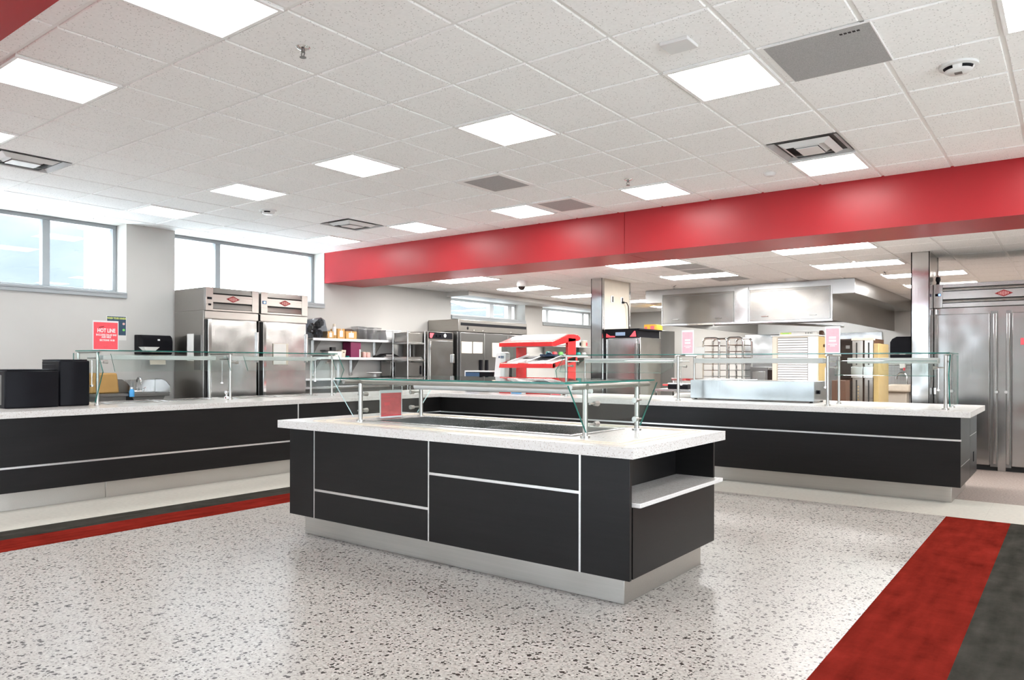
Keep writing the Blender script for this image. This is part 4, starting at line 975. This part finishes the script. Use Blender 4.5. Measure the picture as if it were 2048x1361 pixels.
part('sheet', G().box(-9.8995, -9.897, 4.405, 4.655, 1.585, 1.90), 'paper', t); part('printed_panel', G().box(-9.897, -9.896, 4.412, 4.648, 1.65, 1.893), 'greenposter', t)
text('lettering', 'WASH YOUR HANDS', .034, 'lime', t, (-9.8955, 4.53, 1.868), (0, 1, 0), (0, 0, 1), bold=.0012, sx=.72)
for z, m in ((1.80, 'pinkjar'), (1.72, 'green')): part('picture_dot', G().lathe((-9.896, 4.62, z), [(0, .001), (.016, .001), (.016, 0)], 16, 0, 'x'), m, t)
t = T('side_stand', 'dark metal stand below the tan bin at the window wall', 'stand', (-9.62, 3.95, 0))
part('stand_top', G().box(-9.86, -9.42, 3.5, 4.46, .875, .912), 'steeld', t, .003); part('stand_body', G().box(-9.84, -9.45, 3.52, 4.44, .10, .875), 'steeld', t)
for x in (-9.8, -9.5):
    for y in (3.56, 4.4): part('leg', G().cyl((x, y, 0), (x, y, .1), .02), 'black', t)
solo('tan_bin', G().prism([(4.06, .913), (4.40, .913), (4.37, 1.165), (4.10, 1.165)], 'x', -9.80, -9.52), 'tan', 'tan plastic bin standing upside down behind the counter end post', 'bin', bevel=.02)
t = T('spray_bottle', 'small bright blue bottle beside the hand sink', 'bottle', (-9.40, 4.49, .868))
part('bottle_body', G().lathe((-9.40, 4.49, .913), [(0, -.045), (.03, -.045), (.032, .02), (.02, .05), (0, .05)], 14), 'blueitem', t); part('cap', G().lathe((-9.40, 4.49, .963), [(.014, 0), (.014, .025), (0, .025)], 12), 'white', t)
# black dispensers
def dispenser(label, y0, y1, x0, x1, h, side):
    t = T('napkin_dispenser', label, 'dispenser', ((x0+x1)/2, (y0+y1)/2, CT1), 0, 'black dispensers on the window side counter')
    n = 10; pr = []
    for k in range(n+1):
        a = k/n; pr.append((x1-.03*math.sin(PI*a), y0+(y1-y0)*a))
    part('housing', G().prism([(x0, y0+.02), (x1-.03, y0)]+[(x1+.03*math.sin(PI*k/n)-.03, y0+(y1-y0)*k/n) for k in range(1, n)]+[(x1-.03, y1), (x0, y1-.02)], 'z', CT1, CT1+h-.012), 'black', t, .012)
    part('top_lid', G().box(x0, x1-.035, y0+.02, y1-.02, CT1+h-.012, CT1+h), 'black', t, .006)
    part('side_plate', G().box(x0+.05, x1-.10, y0+.004, y0+.0205, CT1+.03, CT1+h-.05), side, t, .004)
    return t
dispenser('low black dispenser standing at the near end of the window side counter', 2.58, 3.04, -8.25, -7.78, .362, 'steeld')
dispenser('tall black dispenser beside the end of the glass guard', 3.055, 3.335, -8.32, -7.82, .458, 'black')
t = T('display_lamp_arm', 'thin dark bracket and rod behind the tall black dispenser', 'bracket', (-8.5, 3.6, CT1))
part('rod', G().cyl((-8.45, 3.50, CT1), (-8.45, 3.50, 1.33), .008), 'black', t); part('knob', G().lathe((-8.45, 3.46, 1.14), [(0, -.03), (.03, 0), (0, .03)], 14), 'magenta', t)
sign('hot_line_sign', 'red HOT LINE sign in a clear holder on top of the glass guard', -7.98, 3.545, 1.424, .255, .305, (1, 0, 0), 'signred',
     [('HOT LINE', .02, .66, .056, 'white', 0, .72), ('INCLUDES SALAD BAR', .02, .515, .026, 'white', 0, .78), ('AND MILK', .02, .44, .026, 'white', 0, .8), ('SECTIONS 10-20', .05, .335, .026, 'white', 0, .8)], .008)
part('brush_mark', G().prism([(3.475, 1.652), (3.525, 1.664), (3.527, 1.674), (3.477, 1.662)], 'x', -7.978, -7.9775), 'darkred', bpy.data.objects['hot_line_sign'])
t = T('paper_tray', 'small white paper boat tray on the top glass of the window side guard', 'tray', (-7.95, 3.98, 1.423))
g = G(); o = (-7.95, 3.98, 1.4225)
for (a, b) in (((-.035, -.05), (.035, .05)),):
    q = [(o[0]-.035, o[1]-.05, o[2]), (o[0]+.035, o[1]-.05, o[2]), (o[0]+.035, o[1]+.05, o[2]), (o[0]-.035, o[1]+.05, o[2])]
    e = [(o[0]-.06, o[1]-.085, o[2]+.042), (o[0]+.06, o[1]-.085, o[2]+.042), (o[0]+.06, o[1]+.085, o[2]+.042), (o[0]-.06, o[1]+.085, o[2]+.042)]
    g.quad(*q)
    for k in range(4): g.quad(q[k], q[(k+1) % 4], e[(k+1) % 4], e[k])
part('tray_body', g, 'paper', t)
solo('tongs_rest', G().lathe((-8.12, 5.0, CT1), [(0, 0), (.035, 0), (.03, .02), (.012, .03), (.012, .05), (.028, .07), (.028, .09), (0, .095)], 16), 'chrome', 'small chrome faucet-like fitting between two food wells', 'fitting')

# faded signs on the kitchen side guard
for x, w_, lab in ((-3.665, .15, 'faded pink menu sign on the glass above the food warmer, beside a blank white card'), (-2.04, .15, 'faded pink menu sign on the glass in front of the louvred oven')):
    z = 1.411
    ps = sign('menu_sign', lab, x, 8.25, z, w_, .285, (0, -1, 0), 'pink', [], .010)
    for k, (a, b, c, d) in enumerate(((-.035, .035, .155, .178), (-.035, .035, .122, .145), (-.045, .045, .092, .100), (-.025, .025, .075, .083))):
        part('faded_print', G().box(x+a, x+b, 8.2479, 8.2484, z+c, z+d), 'palesign', ps)
solo('blank_card', G().box(-3.575, -3.45, 8.24, 8.245, 1.411, 1.495), 'paper', 'blank white card standing on the glass beside a faded pink sign', 'card')

# ------------------------------------------------------------------ red heated display stand
t = T('heated_display_stand', 'bright red two-tier heated display stand with sloping shelves on the counter corner', 'food display', (-6.17, 8.76, CT1))
x0, x1 = -6.635, -5.71
def curve(z0, zt, z1, front=8.40, back=9.13):
    top = [(front, z0+.058), (front+.07, z0+.078), (front+.25, z0+(zt-z0)*.72), (front+.42, zt-.006), (front+.55, zt), (front+.66, zt-.006), (back, zt-.04), (back, zt-.07)]
    return [(front, z0), (front, z0+.058)]+top[1:]+[(back-.04, zt-.09), (front+.42, z1+.0), (front+.08, z0)]
part('canopy', G().prism(curve(1.535, 1.715, 1.60), 'x', x0, x1), 'redmetal', t, .004)
part('canopy_cover', G().prism([(8.49, 1.610), (8.65, 1.664), (8.81, 1.708), (8.81, 1.716), (8.65, 1.674), (8.49, 1.620)], 'x', x0+.13, x1-.03), 'canopycover', t)
part('lamp_tray', G().prism([(8.47, 1.525), (8.95, 1.565), (8.95, 1.575), (8.47, 1.535)], 'x', x0+.03, x1-.03), 'steelw', t)
for zz in (1.245, .885):
    part('shelf_front', G().prism([(8.395, zz-.012), (8.415, zz+.05), (8.47, zz+.062), (8.50, zz+.03), (8.47, zz-.014)], 'x', x0, x1), 'redmetal', t, .005)
    part('sloping_shelf', G().prism([(8.47, zz+.012), (9.0, zz+.135), (9.0, zz+.155), (8.47, zz+.045)], 'x', x0+.02, x1-.02), 'whitegloss', t)
    part('heat_mat', G().prism([(8.85, zz+.127), (9.0, zz+.160), (9.0, zz+.164), (8.85, zz+.132)], 'x', x0+.03, x1-.03), 'blackmatte', t)
    for k in range(3):
        x = x0+.10+k*.33; q = zz+.045
        part('divider', G().prism([(8.47, q), (8.99, q+.108), (8.99, q+.145), (8.47, q+.03)], 'x', x-.008, x+.008), 'strip', t)
    part('side_rail', G().prism([(8.42, zz-.01), (9.05, zz+.09), (9.05, zz+.16), (8.42, zz+.055)], 'x', x1-.012, x1).prism([(8.42, zz-.01), (9.05, zz+.09), (9.05, zz+.16), (8.42, zz+.055)], 'x', x0, x0+.012), 'redmetal', t)
for x in (x0, x1-.045): part('column', G().box(x, x+.045, 8.81, 9.01, CT1, 1.66), 'redmetal', t, .004)
part('base_foot', G().prism([(8.40, CT1), (9.14, CT1), (9.14, CT1+.03), (9.05, CT1+.07), (8.46, CT1+.02)], 'x', x0, x1), 'redmetal', t, .004)
part('side_glass', G().box(x1+.004, x1+.009, 8.45, 8.80, 1.0, 1.53), 'glass', t); part('side_glass', G().box(x0-.009, x0-.004, 8.45, 8.80, 1.0, 1.53), 'glass', t)
solo('wrapped_snack', G().box(-6.25, -5.98, 8.88, 8.98, 1.3995, 1.43).lathe((-6.12, 8.93, 1.43), [(.05, 0), (.03, .03), (0, .035)], 12), 'navy', 'dark wrapped food on the upper shelf of the red display stand', 'food')
t = T('register_terminal', 'white slanted register terminal seen from behind, beside the red display stand', 'terminal', (-6.72, 8.7, CT1))
part('terminal_back', G().prism([(-6.905, .99), (-6.70, .99), (-6.665, 1.44), (-6.70, 1.465), (-6.83, 1.465), (-6.855, 1.44)], 'y', 8.60, 8.72), 'white', t, .02)
part('terminal_base', G().prism([(-6.95, CT1), (-6.66, CT1), (-6.66, .99), (-6.93, .99)], 'y', 8.56, 8.86), 'whitegloss', t, .012)
part('name_label', G().box(-6.80, -6.775, 8.5975, 8.60, 1.375, 1.405).box(-6.765, -6.70, 8.5975, 8.60, 1.39, 1.405).box(-6.765, -6.70, 8.5975, 8.60, 1.372, 1.384), 'navy', t)
t = T('receipt_printer', 'navy box with a pale rim and black side beside the white register terminal', 'printer', (-7.2, 8.8, CT1))
part('shell', G().box(-7.46, -6.98, 8.62, 9.0, CT1, 1.165), 'black', t, .006); part('navy_face', G().box(-7.45, -7.18, 8.61, 8.62, CT1+.01, 1.155), 'navy', t); part('pale_rim', G().box(-7.475, -7.46, 8.61, 9.0, CT1, 1.185).box(-7.475, -6.98, 8.61, 9.0, 1.165, 1.185), 'whitegloss', t, .004)
for k, (xa, xb, h_, m, lab) in enumerate(((-6.30, -6.10, .045, 'blueitem', 'white and blue snack carton on the counter before the red stand'), (-5.62, -5.45, .04, 'signred', 'small red packet on the counter beside the red stand'), (-5.44, -5.345, .035, 'brown', 'brown packet on the counter by the first guard post'))):
    t = T('snack_packet', lab, 'packet', ((xa+xb)/2, 8.28, CT1), 0, 'snack packets on the counter corner')
    part('packet', G().box(xa, xb, 8.24, 8.33, CT1, CT1+h_), 'paper', t, .004); part('printed_front', G().box(xa+.01, xb-.01, 8.238, 8.24, CT1+.008, CT1+h_-.01), m, t)
solo('folded_cloth', G().prism([(-4.10, CT1), (-3.78, CT1), (-3.79, CT1+.045), (-3.9, CT1+.06), (-4.06, CT1+.05)], 'y', 8.75, 8.95), 'paper', 'folded white cloth on the counter beside the food warmer', 'cloth', bevel=.015)

# ------------------------------------------------------------------ exhaust hood and cooking line
t = T('exhaust_hood', 'large stainless exhaust hood hanging from the kitchen ceiling over the ovens', 'exhaust hood', (-4.73, 15.4, 2.02))
HX0, HX1, HY0, HY1 = -6.27, -3.20, 12.94, 18.19
part('upper_enclosure', G().box(-6.606, -2.853, 12.925, 18.19, 2.455, HK-.002), 'steel', t, .004)
part('front_wall', G().box(HX0, HX1, HY0-.02, HY0+.03, 2.03, 2.46).box(HX0, HX1, HY0-.02, HY0-.016, 2.46, 2.63), 'steel', t, .003)
part('side_wall', G().box(HX0, HX0+.03, HY0+.03, HY1, 2.03, 2.456), 'steelw', t); part('side_wall', G().box(HX1-.03, HX1, HY0+.03, HY1, 2.03, 2.456), 'steelw', t)
part('inner_ceiling', G().box(HX0+.03, HX1-.03, HY0+.03, HY1, 2.44, 2.455), 'steeld', t)
part('bottom_lip', G().box(HX0-.005, HX1+.005, HY0-.03, HY0+.05, 2.015, 2.032), 'chrome', t)
for a, b in ((-6.245, -4.86), (-4.58, -3.225)):
    fd = part('front_door', G().box(a, b, HY0-.034, HY0-.02, 2.05, 2.60), 'hood', t, .004)
    part('door_trim', G().box(a, b, HY0-.038, HY0-.034, 2.555, 2.562).box(a, a+.012, HY0-.038, HY0-.034, 2.05, 2.60).box(b-.012, b, HY0-.038, HY0-.034, 2.05, 2.60), 'steeld', fd)
    for x in (a+.275, b-.28): part('door_handle', G().tube([(x-.055, HY0-.034, 2.125), (x-.055, HY0-.06, 2.125), (x+.055, HY0-.06, 2.125), (x+.055, HY0-.034, 2.125)], .008), 'chrome', fd)
part('middle_panel', G().box(-4.845, -4.60, HY0-.036, HY0-.02, 2.03, 2.655), 'steelv', t, .003)
for y in (14.0, 17.0): part('hood_lamp', G().box(-5.9, -3.6, y-.05, y+.05, 2.40, 2.438), 'hoodlamp', t)
part('filter_bank', G().prism([(14.6, 2.42), (15.4, 2.12), (15.42, 2.14), (14.62, 2.44)], 'x', HX0+.05, HX1-.05), 'steeld', t)
part('drip_rail', G().cyl((-5.0, 13.05, 2.06), (-3.75, 16.0, 2.06), .022), 'steel', t)
t = T('wall_cladding', 'bright stainless wall panel behind the cooking line under the hood', 'wall panel', (-4.9, 18.17, .3))
part('sheet', G().box(-6.55, -3.45, 18.17, 18.198, .3, 2.014), 'steelv', t)
part('seam', G().box(-5.55, -5.535, 18.165, 18.17, .3, 2.0).box(-4.4, -4.385, 18.165, 18.17, .3, 2.0), 'steeld', t)
# louvred oven, back towards the viewer
t = T('louvred_oven', 'cream oven back with horizontal louvres and a side tinted gold as reflection under the hood', 'oven', (-3.92, 13.6, 0))
part('shell', G().box(-4.305, -3.53, 13.31, 13.86, .12, 1.785), 'cream', t, .004); part('top_plate', G().box(-4.33, -3.51, 13.29, 13.88, 1.785, 1.802), 'white', t, .003)
part('side_panel', G().box(-3.53, -3.524, 13.36, 13.84, .14, 1.77), 'gold', t)  # yellow reflection on the side, painted as a gold tint
g = G()
for k in range(34):
    z = .30+k*.0428; g.prism([(13.305, z), (13.285, z+.006), (13.30, z+.036), (13.306, z+.036)], 'x', -4.20, -3.70)
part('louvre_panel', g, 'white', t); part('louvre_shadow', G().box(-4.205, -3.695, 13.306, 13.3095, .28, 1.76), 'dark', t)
part('front_post', G().box(-3.69, -3.54, 13.295, 13.31, .14, 1.77), 'whitegloss', t); part('front_post', G().box(-4.30, -4.22, 13.295, 13.31, .14, 1.77), 'cream', t)
part('side_knob', G().cyl((-3.524, 13.65, 1.62), (-3.50, 13.65, 1.62), .025), 'brown', t)
for x in (-4.25, -3.58):
    for y in (13.36, 13.8): part('leg', G().cyl((x, y, 0), (x, y, .12), .025), 'steeld', t)
t = T('light_box', 'long white carton with a green label on top of the louvred oven', 'box', (-3.88, 13.45, 1.802))
part('carton', G().box(-4.19, -3.575, 13.33, 13.60, 1.803, 1.865), 'paper', t, .003); part('green_label', G().box(-4.17, -3.98, 13.328, 13.33, 1.822, 1.85), 'lime', t)
part('green_print', G().box(-4.14, -4.02, 13.3265, 13.328, 1.83, 1.842), 'green', t)
g = G()
for k in range(9): g.box(-3.74+k*.014, -3.74+k*.014+(.004 if k % 3 else .008), 13.3285, 13.33, 1.822, 1.85)
part('stripe_marks', g, 'black', t)
solo('brown_jug', G().lathe((-3.55, 13.60, 1.803), [(0, 0), (.045, 0), (.05, .05), (.03, .08), (0, .085)], 16), 'brown', 'small brown pot on top of the louvred oven beside the white carton', 'pot')
# stacked ovens with dark doors
t = T('stacked_oven', 'tall double oven with dark glass doors and stainless control columns', 'oven', (-3.3, 15.4, 0))
part('shell', G().box(-3.62, -2.985, 15.03, 15.9, .12, 1.775), 'brown', t, .004)
for z0, z1 in ((.25, .98), (1.02, 1.76)):
    dr = part('door', G().box(-3.60, -3.36, 15.0, 15.03, z0, z1), 'darkglass', t, .004)
    part('door_label', G().box(-3.47, -3.40, 14.998, 15.0, z1-.17, z1-.11), 'steeld', dr)
for x0_, x1_ in ((-3.345, -3.165), (-3.135, -2.99)):
    part('control_column', G().box(x0_, x1_, 14.96, 15.03, .20, 1.75), 'steelw', t, .004); part('column_cap', G().box(x0_-.015, x1_+.02, 14.94, 15.05, 1.74, 1.79), 'cream', t, .004)
    cb = part('control_box', G().box(x0_-.012, x1_+.012, 14.90, 14.96, 1.04, 1.25), 'steel', t, .005); part('column_groove', G().box(x0_+.06, x0_+.085, 14.955, 14.96, .25, 1.0).box(x0_+.06, x0_+.085, 14.955, 14.96, 1.28, 1.7), 'dark', t)
    for k in range(7): part('vent_tooth', G().box(x0_+.095, x0_+.115, 14.953, 14.96, .50+k*.06, .53+k*.06), 'chrome', t) if x0_ < -3.2 else None
part('side_panel', G().box(-2.985, -2.90, 14.98, 15.9, .12, 1.68), 'gold', t, .004)
for x in (-3.58, -2.95):
    for y in (15.08, 15.85): part('leg', G().cyl((x, y, 0), (x, y, .12), .025), 'steeld', t)
solo('brown_carton', G().box(-3.30, -3.08, 13.3, 13.6, .0, 1.02), 'brown', 'tall brown carton on the floor between the louvred oven and the guard posts', 'box', bevel=.004)
# pan racks
def pan_rack(label, x0, x1, y, top, rails):
    t = T('pan_rack', label, 'rack', ((x0+x1)/2, y+.25, 0), 0, 'rounded tube pan racks')
    for yy in (y, y+.5):
        r = .08
        pts = [(x0, yy, .12), (x0, yy, top-r)]+[(x0+r-r*math.cos(a), yy, top-r+r*math.sin(a)) for a in [k*PI/10 for k in range(1, 6)]]+[(x1-r+r*math.sin(a), yy, top-r+r*math.cos(a)) for a in [k*PI/10 for k in range(0, 6)]]+[(x1, yy, .12)]
        part('tube_frame', G().tube(pts, .022, 10), 'chrome', t)
    for k in range(12):
        z = top-.14-k*.125
        part('tray', G().box(x0+.02, x1-.02, y-.01, y+.5, z-.012, z), 'brown' if k < rails else 'steeld', t)
    for x in (x0, x1):
        for yy in (y, y+.5): part('caster', G().cyl((x-.02, yy, .06), (x+.02, yy, .06), .06), 'black', t)
pan_rack('chrome tube pan rack with dark trays, nearer the faded pink sign', -6.02, -5.68, 14.3, 1.81, 5)
pan_rack('chrome tube pan rack with dark trays, nearer the louvred oven', -5.52, -5.20, 14.3, 1.815, 3)
t = T('range', 'low dark range with stainless panels under the hood', 'range', (-4.9, 14.9, 0))
part('body', G().box(-5.12, -4.42, 14.5, 15.3, .12, 1.235), 'steeld', t, .005)
part('oven_window', G().box(-4.78, -4.45, 14.492, 14.5, .75, 1.18), 'darkglass', t); part('steel_door', G().box(-5.08, -4.82, 14.488, 14.5, .75, 1.15), 'steel', t, .004)
for k in range(3): part('control_knob', G().cyl((-4.75+k*.12, 14.5, 1.21), (-4.75+k*.12, 14.46, 1.21), .022), 'chrome', t)
for x in (-5.07, -4.47):
    for y in (14.56, 15.24): part('leg', G().cyl((x, y, 0), (x, y, .12), .025), 'black', t)
t = T('prep_table', 'stainless prep table with a raised rail behind the food warmer', 'table', (-4.6, 10.6, 0))
part('tabletop', G().box(-5.12, -3.75, 10.25, 10.95, .88, .915), 'steel', t, .004); part('raised_rail', G().box(-5.12, -3.75, 10.90, 10.93, 1.03, 1.07), 'chrome', t, .004); part('raised_rail', G().box(-5.10, -3.75, 10.55, 10.58, .955, .985), 'chrome', t, .004)
part('under_shelf', G().box(-5.08, -3.79, 10.3, 10.9, .28, .31), 'steel', t)
for x in (-5.08, -3.80):
    for y in (10.30, 10.90): part('leg', G().cyl((x, y, 0), (x, y, 1.03 if y > 10.5 else .88), .02), 'chrome', t)
t = T('wrap_dispenser', 'dark film roll dispenser on the stainless prep table', 'dispenser', (-4.75, 10.42, .915))
part('housing', G().box(-4.92, -4.60, 10.35, 10.50, .916, .985), 'black', t, .01); part('roll_cover', G().box(-4.92, -4.60, 10.35, 10.50, .986, 1.005), 'whitegloss', t, .006)
# tall unit beyond the proofing cabinet
t = T('tall_refrigerator', 'tall stainless refrigerator far behind the cream sided column', 'refrigerator', (-8.35, 16.4, 0))
part('cabinet', G().box(-8.9, -7.80, 16.03, 16.8, .08, 2.085), 'steeld', t, .006); part('door', G().box(-8.33, -7.83, 16.0, 16.03, .2, 1.86), 'steel', t, .004); part('door', G().box(-8.87, -8.35, 16.0, 16.03, .2, 1.86), 'steel', t, .004)
part('top_band', G().box(-8.9, -7.8, 16.0, 16.03, 1.88, 2.085), 'steelw', t); part('door_handle', G().box(-8.40, -8.37, 15.95, 16.0, .9, 1.4), 'black', t); part('kick_plate', G().box(-8.88, -7.82, 16.05, 16.78, 0, .08), 'dark', t)
t = T('produce_carton', 'yellow and red printed carton on top of the far tall refrigerator', 'box', (-8.1, 16.3, 2.085))
part('carton', G().box(-8.27, -7.98, 16.1, 16.5, 2.086, 2.235), 'yellow', t, .004); part('printed_panel', G().box(-8.10, -8.0, 16.097, 16.1, 2.095, 2.20), 'signred', t); part('printed_panel', G().box(-8.25, -8.19, 16.097, 16.1, 2.11, 2.18), 'signred', t)
for k, (x, z, w_, h_, lab) in enumerate(((-8.285, 1.93, .10, .035, 'topmost'), (-8.285, 1.88, .10, .035, 'second'), (-8.285, 1.83, .10, .035, 'third'))):
    solo('note_paper', G().box(x, x+w_, 15.998, 15.9995, z, z+h_), 'paper', 'small paper strip on the far tall refrigerator, %s of the three' % lab, 'paper', 'paper strips on the far refrigerator')
solo('note_paper', G().box(-8.08, -7.98, 15.998, 15.9995, 1.95, 2.03), 'paper', 'square white paper on the top band of the far refrigerator', 'paper')
# far hand sink
t = T('perforated_panel', 'grey perforated metal panel on the far wall beside the far sink', 'panel', (-3.0, 18.18, .5))
part('sheet', G().box(-3.42, -2.70, 18.17, 18.185, .45, 1.28), 'perf', t); part('sheet_edge', G().box(-3.425, -3.415, 18.165, 18.187, .45, 1.285).box(-3.42, -2.7, 18.165, 18.187, 1.275, 1.285), 'steel', t)
t = T('hand_sink', 'beige hand sink with an arched tap on the far kitchen wall', 'sink', (-3.05, 17.95, .55))
part('basin', G().prism([(-3.46, .70), (-2.82, .70), (-2.82, .86), (-3.20, .86), (-3.46, .80)], 'y', 17.72, 18.165), 'beige', t, .03)
part('pedestal', G().box(-3.30, -2.90, 17.85, 18.16, .0, .70), 'cream', t, .02)
pts = [(-2.92, 18.0, .86+k*.03) for k in range(6)]+[(-2.92-.10+.10*math.cos(a), 18.0, 1.01+.10*math.sin(a)) for a in [k*PI/8 for k in range(1, 9)]]+[(-3.12, 18.0, .97)]
part('spout', G().tube(pts, .022, 10), 'chrome', t)
t = T('towel_dispenser', 'black towel dispenser on the far wall beside the clad column', 'dispenser', (-3.03, 18.08, 1.42))
part('body', G().prism([(-3.25, 1.42), (-2.80, 1.42), (-2.80, 1.90), (-3.12, 1.90), (-3.21, 1.85), (-3.25, 1.78)], 'y', 17.96, 18.195), 'black', t, .02)
part('outlet_slot', G().box(-3.2, -2.85, 17.99, 18.15, 1.415, 1.42), 'dark', t)
t = T('soap_dispenser', 'small beige and red soap dispenser under the far towel dispenser', 'dispenser', (-3.02, 18.1, 1.18))
part('body', G().box(-3.08, -2.96, 18.05, 18.168, 1.20, 1.34), 'paper', t, .015); part('nozzle', G().cyl((-2.98, 18.04, 1.16), (-2.98, 18.04, 1.22), .02), 'signred', t)
# far shelf on the window wall
t = T('wall_shelf', 'double wall shelf deep in the kitchen behind the red display stand', 'shelf', (-9.75, 15.3, 1.44), 0, 'bracketed wall shelves')
part('board', G().box(-9.89, -9.6, 14.0, 16.0, 1.685, 1.70), 'whitegloss', t, .003); part('board', G().box(-9.89, -9.6, 14.0, 16.0, 1.435, 1.45), 'whitegloss', t, .003)
for y in (14.2, 15.7): part('bracket', G().box(-9.895, -9.86, y-.02, y+.02, 1.25, 1.69).prism([(-9.89, 1.435), (-9.65, 1.435), (-9.89, 1.25)], 'y', y-.004, y+.004), 'steeld', t)
for k in range(6):
    y = 14.2+k*.30; m = ('paper', 'whitegloss', 'beige')[k % 3]
    t = T('canister', 'white lidded canister on the deep kitchen shelf, %s from the near end' % ORD[k], 'canister', (-9.72, y, 1.70), 0, 'canisters on the deep kitchen shelf')
    part('canister_body', G().lathe((-9.72, y, 1.70), [(0, 0), (.085, 0), (.085, .15), (0, .15)], 16), m, t); part('lid', G().lathe((-9.72, y, 1.85), [(.09, 0), (.09, .02), (0, .025)], 16), 'white', t)
    part('label_patch', G().box(-9.636, -9.630, y-.03, y+.03, 1.73, 1.81), ('brown', 'black', 'signred')[k % 3], t)
for k in range(7):
    y = 14.15+k*.26
    m = ('teal', 'signred', 'green', 'darkred', 'black', 'teal', 'white')[k]
    solo('spice_jar', G().lathe((-9.72, y, 1.45), [(0, 0), (.06, 0), (.06, .09), (.045, .12), (0, .12)], 14), m, 'small %s jar on the lower deep kitchen shelf, %s from the near end' % (('teal', 'red', 'green', 'dark red', 'black', 'teal', 'white')[k], ORD[k]), 'jar', 'jars on the lower deep shelf')
t = T('street_lamp', 'slim grey lamp post outside the first window', 'lamp post', (-25, 10.67, -.2))
part('pole', G().cyl((-25, 10.67, -.2), (-25, 10.67, 5.55), .055, .04), 'grille', t); part('lamp_head', G().box(-25.1, -24.9, 10.25, 10.7, 5.5, 5.6), 'grille', t, .03)
